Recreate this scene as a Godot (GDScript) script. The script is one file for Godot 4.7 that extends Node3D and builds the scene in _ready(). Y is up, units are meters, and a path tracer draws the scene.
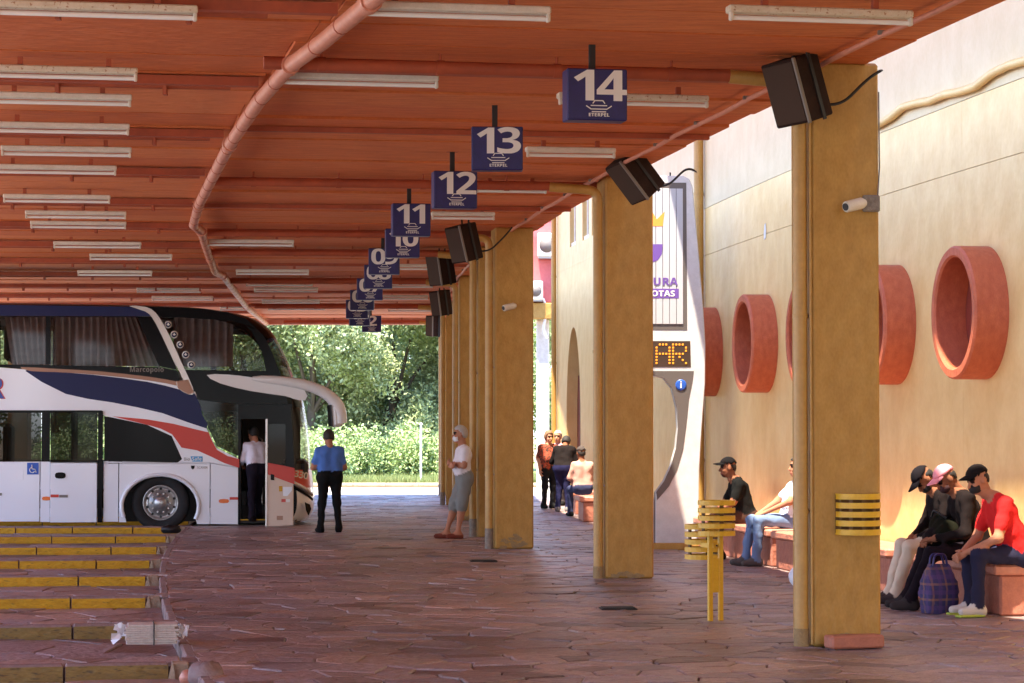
extends Node3D
# ---------------------------------------------------------------- layout
# The station follows an arc. o = metres towards the terminal wall from the row of gate signs, s = metres along the arc.
const RS := 244.0
const CX := 240.5
const CD := 62.9
const F := 2500.0
const HC := 4.56
const WALL := 5.05
const EDGE := -2.92
var TH0 = atan2(-0.1819, -0.9833)
var PITCH = atan(88.5 / 2500.0)
var M = {}
var taken = {}
var rng = RandomNumberGenerator.new()

func P(o, s, y = 0.0) -> Vector3:
	var th: float = TH0 - s / RS
	var r: float = RS - o
	return Vector3(CX + r * cos(th), y, -(CD + r * sin(th)))
func yaw(s) -> float:
	var th: float = TH0 - s / RS
	return atan2(-sin(th), -cos(th))
func inv(x, d) -> Vector2:
	var v = Vector2(x - CX, d - CD)
	var th = v.angle()
	var ds = TH0 - th
	while ds > PI: ds -= TAU
	while ds < -PI: ds += TAU
	return Vector2(RS - v.length(), ds * RS)
func ray(px, py) -> Vector3:
	var u: float = 341.5 - py
	return Vector3(px - 512.0, u * cos(PITCH) + F * sin(PITCH), F * cos(PITCH) - u * sin(PITCH))
func at(px, py, d) -> Vector3:
	var r = ray(px, py)
	return Vector3(r.x / r.z * d, 1.68 + r.y / r.z * d, -d)
func onlevel(px, py, h = 0.0) -> Vector3:
	var r = ray(px, py)
	var t: float = (h - 1.68) / r.y
	return Vector3(r.x * t, h, -r.z * t)
func s_at(o, px) -> float:
	var a = -10.0
	var b = 60.0
	for i in 40:
		var m = (a + b) / 2
		var p = P(o, m)
		if p.x / -p.z > (px - 512.0) / F: a = m
		else: b = m
	return (a + b) / 2
# ---------------------------------------------------------------- nodes
func numbered(n: String) -> String:
	if not taken.has(n):
		taken[n] = 0
		return n
	taken[n] += 1
	return "%s_%03d" % [n, taken[n]]
func thing(called, label, category, pos = Vector3.ZERO, turn = 0.0, group = "") -> Node3D:
	var o = Node3D.new()
	o.name = numbered(called)
	add_child(o)
	o.position = pos
	o.rotation.y = turn
	tag(o, label, category, group)
	return o
func tag(o, label, category, group = ""):
	o.set_meta("label", label)
	o.set_meta("category", category)
	if group != "": o.set_meta("group", group)
	return o
func mi(called, mesh, m, parent, pos = Vector3.ZERO, rot = Vector3.ZERO) -> MeshInstance3D:
	var o = MeshInstance3D.new()
	o.mesh = mesh
	if m: o.material_override = m
	if parent == self:
		o.name = numbered(called)
		add_child(o)
	else:
		o.name = called
		parent.add_child(o, true)
	o.position = pos
	o.rotation = rot
	return o
func struct(called, mesh, m) -> MeshInstance3D:
	var o = mi(called, mesh, m, self)
	o.set_meta("kind", "structure")
	return o
func dup(o, label) -> Node3D:
	var c: Node3D = o.duplicate()
	c.name = numbered(String(o.name).rstrip("0123456789").trim_suffix("_"))
	add_child(c)
	c.set_meta("label", label)
	return c
# ---------------------------------------------------------------- meshes
func ST(smooth = false) -> SurfaceTool:
	var st = SurfaceTool.new()
	st.begin(Mesh.PRIMITIVE_TRIANGLES)
	st.set_smooth_group(0 if smooth else -1)
	return st
func done(st) -> ArrayMesh:
	st.generate_normals()
	return st.commit()
func quad(st, a, b, c, d):
	for v in [a, b, c, a, c, d]: st.add_vertex(v)
func tri(st, a, b, c):
	for v in [a, b, c]: st.add_vertex(v)
# a box with chamfered edges, centred at c in basis bs
func box(st, c: Vector3, size: Vector3, bv = 0.0, bs = Basis.IDENTITY):
	var h = size / 2
	if bv <= 0.0:
		var v = []
		for i in 8: v.append(c + bs * Vector3(h.x * (1 if i & 1 else -1), h.y * (1 if i & 2 else -1), h.z * (1 if i & 4 else -1)))
		for q in [[0, 2, 3, 1], [4, 5, 7, 6], [0, 1, 5, 4], [2, 6, 7, 3], [0, 4, 6, 2], [1, 3, 7, 5]]: quad(st, v[q[0]], v[q[3]], v[q[2]], v[q[1]])
		return
	var b: float = min(bv, min(h.x, min(h.y, h.z)) * 0.9)
	var p = {}
	for i in 8:
		var sg = Vector3(1 if i & 1 else -1, 1 if i & 2 else -1, 1 if i & 4 else -1)
		for ax in 3:
			var q = h - Vector3(b, b, b)
			q[ax] = h[ax]
			p[i * 3 + ax] = c + bs * (q * sg)
	for ax in 3:
		var u = (ax + 1) % 3
		var w = (ax + 2) % 3
		for s in 2:
			var base: int = s << ax
			var a0: int = base
			var a1: int = base | (1 << u)
			var a2: int = base | (1 << u) | (1 << w)
			var a3: int = base | (1 << w)
			if s == 1: quad(st, p[a0 * 3 + ax], p[a3 * 3 + ax], p[a2 * 3 + ax], p[a1 * 3 + ax])
			else: quad(st, p[a0 * 3 + ax], p[a1 * 3 + ax], p[a2 * 3 + ax], p[a3 * 3 + ax])
		for su in 2:
			for sw in 2:
				var e0: int = (su << u) | (sw << w)
				var e1: int = e0 | (1 << ax)
				if (su ^ sw) == 0: quad(st, p[e0 * 3 + u], p[e1 * 3 + u], p[e1 * 3 + w], p[e0 * 3 + w])
				else: quad(st, p[e0 * 3 + u], p[e0 * 3 + w], p[e1 * 3 + w], p[e1 * 3 + u])
	for i in 8:
		var odd = ((i & 1) + ((i >> 1) & 1) + ((i >> 2) & 1)) % 2
		if odd == 1: tri(st, p[i * 3], p[i * 3 + 2], p[i * 3 + 1])
		else: tri(st, p[i * 3], p[i * 3 + 1], p[i * 3 + 2])
func boxm(size, bv = 0.0, c = Vector3.ZERO) -> ArrayMesh:
	var st = ST()
	box(st, c, size, bv)
	return done(st)
# a tube through points; r a number or an array
func tube(st, pts: Array, r, n = 10, caps = true):
	var rings = []
	var up = Vector3.UP
	for i in pts.size():
		var t: Vector3
		if i == 0: t = pts[1] - pts[0]
		elif i == pts.size() - 1: t = pts[i] - pts[i - 1]
		else: t = (pts[i + 1] - pts[i]).normalized() + (pts[i] - pts[i - 1]).normalized()
		t = t.normalized()
		if abs(t.dot(up)) > 0.9: up = Vector3.RIGHT if abs(t.x) < 0.9 else Vector3.BACK
		var x = t.cross(up).normalized()
		var y = x.cross(t).normalized()
		up = y
		var rr: float = r[i] if r is Array else r
		var ring = []
		for k in n: ring.append(pts[i] + (x * cos(TAU * k / n) + y * sin(TAU * k / n)) * rr)
		rings.append(ring)
	for i in rings.size() - 1:
		for k in n:
			var k2 = (k + 1) % n
			quad(st, rings[i][k], rings[i][k2], rings[i + 1][k2], rings[i + 1][k])
	if caps:
		st.set_smooth_group(-1)
		for k in range(1, n - 1):
			tri(st, rings[0][0], rings[0][k + 1], rings[0][k])
			var e: Array = rings[-1]
			tri(st, e[0], e[k], e[k + 1])
		st.set_smooth_group(0)
func tubem(pts, r, n = 10) -> ArrayMesh:
	var st = ST(true)
	tube(st, pts, r, n)
	return done(st)
# points of a rounded path: corners cut by arcs of radius r
func bend(pts: Array, r, n = 5) -> Array:
	var out = [pts[0]]
	for i in range(1, pts.size() - 1):
		var a: Vector3 = pts[i] + (pts[i - 1] - pts[i]).normalized() * r
		var b: Vector3 = pts[i] + (pts[i + 1] - pts[i]).normalized() * r
		for k in n + 1:
			var t: float = float(k) / n
			out.append(a.lerp(pts[i], t).lerp(pts[i].lerp(b, t), t))
	out.append(pts[-1])
	return out
# a lathe about local axis y: profile of Vector2(radius, y)
func lathe(st, prof: Array, n = 24, xf = Transform3D.IDENTITY):
	for i in prof.size() - 1:
		for k in n:
			var a = TAU * k / n
			var b = TAU * (k + 1) / n
			var p0 = xf * Vector3(prof[i].x * cos(a), prof[i].y, prof[i].x * sin(a))
			var p1 = xf * Vector3(prof[i].x * cos(b), prof[i].y, prof[i].x * sin(b))
			var p2 = xf * Vector3(prof[i + 1].x * cos(b), prof[i + 1].y, prof[i + 1].x * sin(b))
			var p3 = xf * Vector3(prof[i + 1].x * cos(a), prof[i + 1].y, prof[i + 1].x * sin(a))
			if prof[i].x > 1e-5: tri(st, p0, p1, p2)
			if prof[i + 1].x > 1e-5: tri(st, p0, p2, p3)
# a plate: polygon in x/y extruded from z0 to z1 (z1 is the face shown), small chamfer
func plate(st, poly: Array, z0, z1, bv = 0.0):
	var pv = PackedVector2Array(poly)
	if Geometry2D.is_polygon_clockwise(pv): pv.reverse()
	var top = pv
	if bv > 0:
		var off = Geometry2D.offset_polygon(pv, -bv, Geometry2D.JOIN_MITER)
		if off.size() == 1 and off[0].size() == pv.size():
			# match start vertex
			var best = 0
			for i in off[0].size():
				if off[0][i].distance_to(pv[0]) < off[0][best].distance_to(pv[0]): best = i
			top = PackedVector2Array()
			for i in pv.size(): top.append(off[0][(best + i) % pv.size()])
		else: bv = 0.0
	var idx = Geometry2D.triangulate_polygon(top)
	for i in range(0, idx.size(), 3):
		var q = [top[idx[i]], top[idx[i + 1]], top[idx[i + 2]]]
		if (q[1] - q[0]).cross(q[2] - q[0]) > 0: q = [q[0], q[2], q[1]]
		var sg: float = 1.0 if z1 > z0 else -1.0
		if sg < 0: q = [q[0], q[2], q[1]]
		for v in q: st.add_vertex(Vector3(v.x, v.y, z1))
	var zm: float = z1 - bv * (1.0 if z1 > z0 else -1.0)
	for i in pv.size():
		var j = (i + 1) % pv.size()
		var a = Vector3(pv[i].x, pv[i].y, z0)
		var b = Vector3(pv[j].x, pv[j].y, z0)
		var c = Vector3(pv[j].x, pv[j].y, zm)
		var d = Vector3(pv[i].x, pv[i].y, zm)
		if z1 > z0: quad(st, a, d, c, b)
		else: quad(st, a, b, c, d)
		if bv > 0:
			var e = Vector3(top[i].x, top[i].y, z1)
			var f = Vector3(top[j].x, top[j].y, z1)
			if z1 > z0: quad(st, d, e, f, c)
			else: quad(st, d, c, f, e)
func platem(poly, z0, z1, bv = 0.0) -> ArrayMesh:
	var st = ST()
	plate(st, poly, z0, z1, bv)
	return done(st)
# a slab on the arc between offsets and arc lengths
func arc_slab(st, o0, o1, s0, s1, y0, y1, n = 1):
	for i in n:
		var a: float = lerp(float(s0), float(s1), float(i) / n)
		var b: float = lerp(float(s0), float(s1), float(i + 1) / n)
		quad(st, P(o0, a, y1), P(o0, b, y1), P(o1, b, y1), P(o1, a, y1))
		quad(st, P(o0, a, y0), P(o1, a, y0), P(o1, b, y0), P(o0, b, y0))
		quad(st, P(o0, a, y0), P(o0, b, y0), P(o0, b, y1), P(o0, a, y1))
		quad(st, P(o1, a, y0), P(o1, a, y1), P(o1, b, y1), P(o1, b, y0))
		if i == 0: quad(st, P(o0, a, y0), P(o0, a, y1), P(o1, a, y1), P(o1, a, y0))
		if i == n - 1: quad(st, P(o0, b, y0), P(o1, b, y0), P(o1, b, y1), P(o0, b, y1))
func arc_m(o0, o1, s0, s1, y0, y1, n = 1) -> ArrayMesh:
	var st = ST()
	arc_slab(st, o0, o1, s0, s1, y0, y1, n)
	return done(st)
func text_mesh(t, size, depth, bold = true, italic = false, heavy = 0.0) -> TextMesh:
	var f = SystemFont.new()
	f.font_names = PackedStringArray(["Droid Sans"])
	f.font_weight = 700 if bold else 400
	f.font_italic = italic
	var m = TextMesh.new()
	m.text = t
	m.font = f
	if heavy > 0.0:
		var fv = FontVariation.new()
		fv.base_font = f
		fv.variation_embolden = heavy
		m.font = fv
	m.font_size = 64
	m.pixel_size = size / 46.0
	m.depth = depth
	return m
# ---------------------------------------------------------------- materials
func fn(seed_, freq, oct = 4) -> FastNoiseLite:
	var n = FastNoiseLite.new()
	n.seed = seed_
	n.frequency = freq
	n.fractal_octaves = oct
	n.noise_type = FastNoiseLite.TYPE_SIMPLEX_SMOOTH
	return n
# colours are sRGB; a coarse and a fine layer, and specks of a third colour
func ntex(ca: Color, cb: Color, sd: int, f1 = 0.012, f2 = 0.09, mixf = 0.4, specks = 0.0, cs = Color.BLACK, n = 256, fs = 0.05) -> ImageTexture:
	var da = fn(sd, f1).get_seamless_image(n, n).get_data()
	var db = fn(sd + 7, f2).get_seamless_image(n, n).get_data()
	var dc = fn(sd + 13, fs, 3).get_seamless_image(n, n).get_data() if specks > 0 else db
	var out = PackedByteArray()
	out.resize(n * n * 3)
	for i in n * n:
		var t: float = clamp(((da[i] * (1 - mixf) + db[i] * mixf) / 255.0 - 0.5) * 1.5 + 0.5, 0, 1)
		var c = ca.lerp(cb, t)
		if specks > 0:
			var e: float = clamp((dc[i] / 255.0 - (1.0 - specks)) * 8.0, 0, 1)
			c = c.lerp(cs, e * 0.8)
		out[i * 3] = int(clamp(c.r, 0, 1) * 255)
		out[i * 3 + 1] = int(clamp(c.g, 0, 1) * 255)
		out[i * 3 + 2] = int(clamp(c.b, 0, 1) * 255)
	var im = Image.create_from_data(n, n, false, Image.FORMAT_RGB8, out)
	im.generate_mipmaps()
	return ImageTexture.create_from_image(im)
var bump_cache = {}
func bump(freq, sd = 5, n = 256) -> ImageTexture:
	var k = str(freq, sd)
	if not bump_cache.has(k):
		var im = fn(sd, freq, 5).get_seamless_image(n, n)
		im.convert(Image.FORMAT_RGBA8)
		im.bump_map_to_normal_map(4.0)
		bump_cache[k] = ImageTexture.create_from_image(im)
	return bump_cache[k]
func mat(tex, rough, scale = Vector3.ONE, bfreq = 0.0, bstr = 0.5, metal = 0.0, world = true) -> StandardMaterial3D:
	var m = StandardMaterial3D.new()
	if tex is Color: m.albedo_color = tex
	else:
		m.albedo_texture = tex
		m.uv1_triplanar = true
		m.uv1_world_triplanar = world
		m.uv1_scale = scale
	m.roughness = rough
	m.metallic = metal
	if bfreq > 0:
		m.uv1_triplanar = true
		m.uv1_world_triplanar = world
		m.uv1_scale = scale
		m.normal_enabled = true
		m.normal_texture = bump(bfreq)
		m.normal_scale = bstr
	return m
func c8(r, g, b) -> Color:
	return Color(r / 255.0, g / 255.0, b / 255.0)
func lin(r, g, b) -> Color:
	return c8(r, g, b).srgb_to_linear()
func _ready():
	rng.seed = 11
	# ---- camera
	var cam = Camera3D.new()
	cam.name = "camera"
	cam.fov = rad_to_deg(2 * atan(341.5 / F))
	cam.near = 0.1
	cam.far = 1500
	add_child(cam)
	cam.position = Vector3(0, 1.68, 0)
	cam.rotation = Vector3(PITCH, 0, 0)
	cam.current = true
	# ---- sky, exposure
	var we = WorldEnvironment.new()
	we.name = "world_environment"
	var env = Environment.new()
	env.background_mode = Environment.BG_SKY
	var sky = Sky.new()
	var sm = ProceduralSkyMaterial.new()
	sm.sky_top_color = c8(100, 142, 204)
	sm.sky_horizon_color = c8(212, 218, 224)
	sm.sky_curve = 0.16
	sm.ground_horizon_color = c8(150, 148, 140)
	sm.ground_bottom_color = c8(110, 105, 98)
	sm.sky_energy_multiplier = 1.35
	sky.sky_material = sm
	env.sky = sky
	env.tonemap_mode = Environment.TONE_MAPPER_LINEAR
	env.tonemap_exposure = 3.95
	env.sdfgi_enabled = true
	env.ssao_enabled = true
	env.ssil_enabled = true
	we.environment = env
	add_child(we)
	# ---- sun: nearly overhead, from a little left of and behind the camera
	var sun = DirectionalLight3D.new()
	sun.name = "sun"
	sun.light_energy = 1.6
	sun.light_color = Color(1.0, 0.95, 0.86)
	sun.light_angular_distance = 0.5
	sun.shadow_enabled = true
	add_child(sun)
	sun.look_at_from_position(Vector3(0, 50, 0), Vector3(0.17, 49, -0.30), Vector3.BACK)
	materials()
	ground()
	canopy()
	terminal()
	for i in COLS.size(): column(i)
	ceiling_fittings()
	signs()
	speakers()
	outside()
	bus()
	furniture()
	people()

func materials():
	M.ceil = mat(ntex(c8(222, 130, 70), c8(188, 96, 46), 3, 0.02, 0.16, 0.45, 0.16, c8(138, 72, 52), 512, 0.05), 0.75, Vector3(0.16, 0.5, 0.9), 0.06, 0.25)
	M.ceil2 = mat(ntex(c8(216, 116, 56), c8(184, 90, 42), 23, 0.02, 0.16, 0.5, 0.13, c8(232, 172, 146), 512, 0.09), 0.75, Vector3(0.2, 0.5, 1.1), 0.06, 0.25)
	M.ceil3 = mat(ntex(c8(226, 136, 76), c8(196, 102, 52), 41, 0.02, 0.16, 0.5, 0.12, c8(236, 178, 150), 512, 0.07), 0.75, Vector3(0.18, 0.5, 1.0), 0.06, 0.25)
	M.rib = mat(ntex(c8(176, 84, 50), c8(148, 70, 44), 9), 0.7, Vector3.ONE * 0.6)
	M.pipe_red = mat(ntex(c8(214, 146, 118), c8(190, 120, 96), 15, 0.03, 0.2), 0.5, Vector3.ONE * 0.8)
	M.yellow = mat(ntex(c8(188, 146, 72), c8(164, 122, 52), 31, 0.02, 0.12, 0.45, 0.08, c8(128, 96, 50), 512, 0.06), 0.6, Vector3(0.7, 0.35, 0.7), 0.05, 0.3)
	M.yellow_pipe = mat(ntex(c8(192, 150, 78), c8(170, 130, 64), 33, 0.02, 0.12, 0.45, 0.05, c8(140, 104, 60)), 0.42, Vector3.ONE * 0.7)
	M.grey_base = mat(ntex(c8(150, 140, 126), c8(112, 102, 92), 35, 0.03, 0.15), 0.8, Vector3.ONE * 1.5, 0.08, 0.5)
	M.wall = mat(ntex(c8(238, 206, 140), c8(224, 186, 118), 51, 0.014, 0.1, 0.3, 0.05, c8(202, 164, 108), 512, 0.035), 0.5, Vector3(0.33, 0.24, 0.33), 0.04, 0.12)
	M.wall_hi = mat(ntex(c8(222, 202, 160), c8(210, 188, 142), 53, 0.012, 0.1, 0.35, 0.03, c8(200, 176, 132), 512, 0.03), 0.6, Vector3(0.33, 0.24, 0.33), 0.04, 0.12)
	M.joint = mat(ntex(c8(190, 156, 106), c8(164, 132, 90), 55), 0.9, Vector3.ONE)
	M.ring = mat(ntex(c8(208, 116, 76), c8(176, 84, 52), 57, 0.02, 0.12, 0.4, 0.1, c8(150, 78, 58), 512), 0.6, Vector3(1.0, 0.6, 1.0), 0.06, 0.25)
	M.bench = mat(ntex(c8(186, 118, 94), c8(158, 96, 78), 59, 0.02, 0.12, 0.45, 0.07, c8(120, 74, 62), 512), 0.6, Vector3.ONE * 0.7, 0.07, 0.35)
	M.white = mat(ntex(c8(226, 220, 206), c8(206, 198, 180), 61, 0.02, 0.12, 0.4, 0.04, c8(150, 108, 70)), 0.5, Vector3.ONE * 1.6)
	M.rusty = mat(ntex(c8(222, 214, 196), c8(206, 192, 164), 62, 0.02, 0.12, 0.4, 0.26, c8(140, 78, 36)), 0.55, Vector3.ONE * 1.6)
	M.glass_tube = mat(c8(236, 236, 230), 0.2)
	M.dark = mat(c8(34, 30, 30), 0.6)
	M.black = mat(c8(18, 18, 20), 0.5)
	M.metal = mat(c8(150, 150, 150), 0.35, Vector3.ONE, 0, 0, 0.8)
	M.brown = mat(ntex(c8(58, 42, 36), c8(42, 31, 28), 63), 0.8, Vector3.ONE * 2)
	M.brown.metallic_specular = 0.2
	M.grille = mat(c8(120, 112, 104), 0.55)
	M.speaker_front = mat(c8(72, 58, 50), 0.8)
	M.speaker_front.metallic_specular = 0.2
	M.navy = mat(ntex(c8(38, 34, 104), c8(30, 28, 84), 65), 0.4, Vector3.ONE * 2)
	M.signwhite = mat(c8(226, 224, 218), 0.5)
	M.kerb = mat(ntex(c8(214, 164, 24), c8(178, 132, 24), 67, 0.02, 0.12, 0.5, 0.26, c8(96, 78, 44), 512, 0.04), 0.75, Vector3(0.35, 1.6, 0.8), 0.08, 0.5)
	M.kerb_bare = mat(ntex(c8(196, 180, 156), c8(160, 142, 122), 69, 0.02, 0.12, 0.5, 0.08, c8(110, 96, 84)), 0.85, Vector3.ONE, 0.08, 0.6)
	M.kerb_dull = mat(ntex(c8(150, 122, 62), c8(120, 98, 60), 71, 0.02, 0.12, 0.5, 0.3, c8(66, 58, 50), 512, 0.04), 0.8, Vector3(0.35, 1.6, 0.8), 0.08, 0.5)
	var stn = mat(ntex(c8(255, 252, 250), c8(176, 166, 162), 73, 0.02, 0.12, 0.5, 0.12, c8(112, 100, 98), 512, 0.06), 0.42, Vector3(0.7, 0.7, 0.7), 0.05, 0.6)
	stn.vertex_color_use_as_albedo = true
	M.stone = stn
	M.mortar = mat(ntex(c8(120, 104, 100), c8(94, 80, 80), 75), 0.9, Vector3.ONE)
	M.asphalt = mat(ntex(c8(112, 106, 104), c8(86, 82, 82), 77, 0.02, 0.2), 0.85, Vector3.ONE * 0.3, 0.1, 0.4)
	M.concrete = mat(ntex(c8(196, 188, 176), c8(172, 164, 152), 79, 0.02, 0.15), 0.8, Vector3.ONE * 0.2)
	M.pane_blue = mat(c8(120, 150, 176), 0.1)
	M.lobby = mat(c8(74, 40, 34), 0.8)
	M.door_red = mat(c8(120, 58, 42), 0.6)
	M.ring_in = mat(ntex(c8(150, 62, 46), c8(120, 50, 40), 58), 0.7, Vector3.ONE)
	M.sign_blue = mat(c8(36, 84, 176), 0.4)
	M.label_blue = mat(c8(70, 160, 210), 0.4)
	M.bus_blue = mat(c8(52, 74, 150), 0.3)
	M.amber = mat(c8(226, 110, 30), 0.3)
	M.kerb_grey = mat(ntex(c8(150, 126, 122), c8(122, 100, 98), 74, 0.02, 0.12, 0.5, 0.08, c8(90, 78, 76)), 0.7, Vector3.ONE, 0.08, 0.5)
	M.sole = mat(c8(168, 184, 70), 0.7)
	M.kerb_tan = mat(ntex(c8(172, 148, 124), c8(146, 124, 106), 70, 0.02, 0.12, 0.5, 0.08, c8(100, 84, 76)), 0.8, Vector3.ONE, 0.08, 0.5)
	M.plaster = mat(ntex(c8(166, 138, 92), c8(134, 112, 80), 36, 0.03, 0.15), 0.85, Vector3.ONE * 1.5, 0.08, 0.5)
	M.soil = mat(ntex(c8(150, 122, 88), c8(112, 94, 66), 81, 0.02, 0.15), 0.95, Vector3.ONE * 0.3)

# ------------------------------------------------------------------ ground and paving
const PITCH_S := 3.6
const FINGER := 0.62
func bay_wall(k) -> float: return 0.05 + PITCH_S * k     # s of the yellow kerb on the far side of bay k
var stones = []
var dirt = fn(88, 0.35, 3)
func pave(o0, o1, s0, s1, y, co, cs, sd):
	var r = RandomNumberGenerator.new()
	r.seed = sd
	var no = int(ceil((o1 - o0) / co)) + 4
	var ns = int(ceil((s1 - s0) / cs)) + 4
	var sites = []
	for j in ns:
		for i in no:
			var gone = r.randf() < 0.2
			sites.append(Vector2(1e6 + i, 1e6 + j) if gone else Vector2(o0 + (i - 2 + 0.5 + r.randf_range(-0.48, 0.48)) * co, s0 + (j - 2 + 0.5 + r.randf_range(-0.48, 0.48)) * cs))
	for j in range(1, ns - 1):
		for i in range(1, no - 1):
			var c: Vector2 = sites[j * no + i]
			if c.x > 1e5: continue
			var poly = [c + Vector2(-2, -2), c + Vector2(2, -2), c + Vector2(2, 2), c + Vector2(-2, 2)]
			for dj in range(-2, 3):
				for di in range(-2, 3):
					if (di == 0 and dj == 0) or j + dj < 0 or j + dj >= ns or i + di < 0 or i + di >= no: continue
					var q: Vector2 = sites[(j + dj) * no + i + di]
					if q.x > 1e5: continue
					poly = cut(poly, (c + q) / 2, q - c)
					if poly.is_empty(): break
			poly = cut(cut(cut(cut(poly, Vector2(o0, 0), Vector2(-1, 0)), Vector2(o1, 0), Vector2(1, 0)), Vector2(0, s0), Vector2(0, -1)), Vector2(0, s1), Vector2(0, 1))
			if poly.size() < 3: continue
			var ctr = Vector2.ZERO
			for v in poly: ctr += v
			ctr /= poly.size()
			var area = 0.0
			for k in poly.size(): area += poly[k].cross(poly[(k + 1) % poly.size()]) / 2
			if abs(area) < 0.012: continue
			var g = 0.0035 + r.randf() * 0.005
			var shr = []
			for v in poly: shr.append(v + (ctr - v).normalized() * min(g * 1.25, v.distance_to(ctr) * 0.4))
			var p = P(ctr.x, ctr.y)
			var d = -p.z
			var px = 512 + p.x / d * F
			var score: float = abs(area) / (d * d * d) if px > -20 and px < 1044 and d > 16.7 else 0.0
			var tone = r.randf()
			var col = lin(180, 156, 150).lerp(lin(160, 150, 160), r.randf())
			if tone > 0.8: col = col.lerp(lin(190, 162, 150), r.randf_range(0.4, 0.9))
			elif tone < 0.18: col = col.lerp(lin(116, 96, 94), r.randf_range(0.3, 0.9))
			col = col * (1.0 + 0.55 * dirt.get_noise_2d(ctr.x, ctr.y))
			col.a = 1.0
			stones.append({"p": shr, "c": ctr, "y": y + r.randf_range(-0.007, 0.006), "t": Vector2(r.randf_range(-1, 1), r.randf_range(-1, 1)) * 0.012, "col": col, "score": score})
func cut(poly: Array, at_: Vector2, n: Vector2) -> Array:
	var out = []
	for i in poly.size():
		var a: Vector2 = poly[i]
		var b: Vector2 = poly[(i + 1) % poly.size()]
		var da = (a - at_).dot(n)
		var db = (b - at_).dot(n)
		if da <= 0: out.append(a)
		if (da < 0 and db > 0) or (da > 0 and db < 0): out.append(a.lerp(b, da / (da - db)))
	return out
func stone(st, q, origin = Vector3.ZERO):
	var n: int = q.p.size()
	var top = []
	var rim = []
	var low = []
	for v in q.p:
		var w: Vector2 = q.c.lerp(v, 1.0 - 0.014 / max(v.distance_to(q.c), 0.05))
		top.append(P(w.x, w.y, q.y + q.t.dot(w - q.c)) - origin)
		rim.append(P(v.x, v.y, q.y - 0.007 + q.t.dot(v - q.c)) - origin)
		low.append(P(v.x, v.y, q.y - 0.035) - origin)
	st.set_color(q.col)
	for i in range(1, n - 1): tri(st, top[0], top[i], top[i + 1])
	for i in n:
		var j = (i + 1) % n
		quad(st, top[i], rim[i], rim[j], top[j])
		quad(st, rim[i], low[i], low[j], rim[j])
func ground():
	var g = PlaneMesh.new()
	g.size = Vector2(900, 900)
	var gg = struct("ground", g, M.soil)
	gg.position = Vector3(0, -0.33, -100)
	struct("bus_road", arc_m(-60, EDGE - 0.02, -40, 46.3, -0.30, -0.14, 48), M.concrete)
	var pf = struct("platform", arc_m(EDGE, WALL - 0.02, -30, 46.4, -0.30, -0.028, 40), M.mortar)
	pave(EDGE + 0.07, WALL - 0.05, -3.0, 46.3, 0.0, 0.37, 0.29, 21)
	for k in range(-1, 13):
		var s = bay_wall(k)
		if s + FINGER > 46: break
		# raised finger between two bays, paved like the platform
		var fg = struct("walkway_finger" if k == -1 else "walkway_finger", arc_m(-12.0, EDGE, s + 0.15, s + FINGER, -0.30, -0.03, 2), M.mortar)
		pave(-10.0, EDGE + 0.14, s + 0.17, s + FINGER - 0.02, 0.0, 0.55, 0.3, 100 + k)
		if s - 2.95 > -3.2: pave(-10.0, EDGE + 0.005, s - 2.97, s - 0.01, -0.105, 0.6, 0.55, 200 + k)
		# yellow kerb stones along the far side of the bay
		var o: float = -11.9
		var r = RandomNumberGenerator.new()
		r.seed = 300 + k
		var mm = M.kerb if k >= 2 else M.kerb_dull
		while o < EDGE - 0.2:
			var ln: float = 0.96 + r.randf() * 0.1
			var o1: float = min(o + ln, EDGE - 0.15)
			if EDGE - 0.15 - o1 < 0.2: o1 = EDGE - 0.15
			var st = ST()
			var c = P((o + o1) / 2, s + 0.075, -0.125)
			box(st, Vector3.ZERO, Vector3(o1 - o - 0.012, 0.27 + r.randf_range(-0.006, 0.006), 0.15), 0.014)
			var kb = mi("kerb_stone", done(st), M.kerb_grey, fg, c + Vector3(0, r.randf_range(-0.004, 0.004), 0), Vector3(0, yaw(s) + r.randf_range(-0.006, 0.006), 0))
			mi("yellow_paint", boxm(Vector3(o1 - o - 0.02, 0.24, 0.004), 0.0, Vector3(0, 0, 0.0765)), mm, kb)
			o = o1
		# the bare splayed stone where the kerb turns into the platform edge
		var st2 = ST()
		var z = 0.15
		plate(st2, [Vector2(0.012, 0), Vector2(0.12, 0), Vector2(0.16, -0.14), Vector2(0.16, -0.24), Vector2(-0.012, -0.24), Vector2(-0.012, -0.14)], -0.15, 0.02 + 0.02 * r.randf(), 0.01)
		var cs = mi("kerb_corner_stone", done(st2), M.kerb_tan, fg, P(EDGE - 0.135, s + 0.05, 0.006), Vector3(0, yaw(s), 0))
		var st4 = ST()
		plate(st4, [Vector2(0.0, -0.005), Vector2(0.012, -0.005), Vector2(0.045, -0.2), Vector2(-0.045, -0.2)], 0.0, 0.052)
		mi("chipped_edge", done(st4), M.kerb_bare, cs)
		# end of the bay: edge of the platform
		if k >= 0:
			for q in 3:
				var st3 = ST()
				box(st3, Vector3.ZERO, Vector3(0.09, 0.255, 0.94), 0.014)
				mi("kerb_stone", done(st3), M.kerb_grey, fg, P(EDGE + 0.045, s - 0.6 - q * 0.95, -0.125), Vector3(0, yaw(s), 0))
	stones.sort_custom(func(a, b): return a.score > b.score)
	var rest = ST()
	for i in stones.size():
		if i < 290 and stones[i].score > 0:
			var st = ST()
			var org = P(stones[i].c.x, stones[i].c.y, stones[i].y)
			stone(st, stones[i], org)
			mi("paving_stone", done(st), M.stone, pf, org)
		else: stone(rest, stones[i])
	var rs = mi("paving_stones", done(rest), M.stone, pf)
	rs.set_meta("kind", "stuff")

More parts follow.
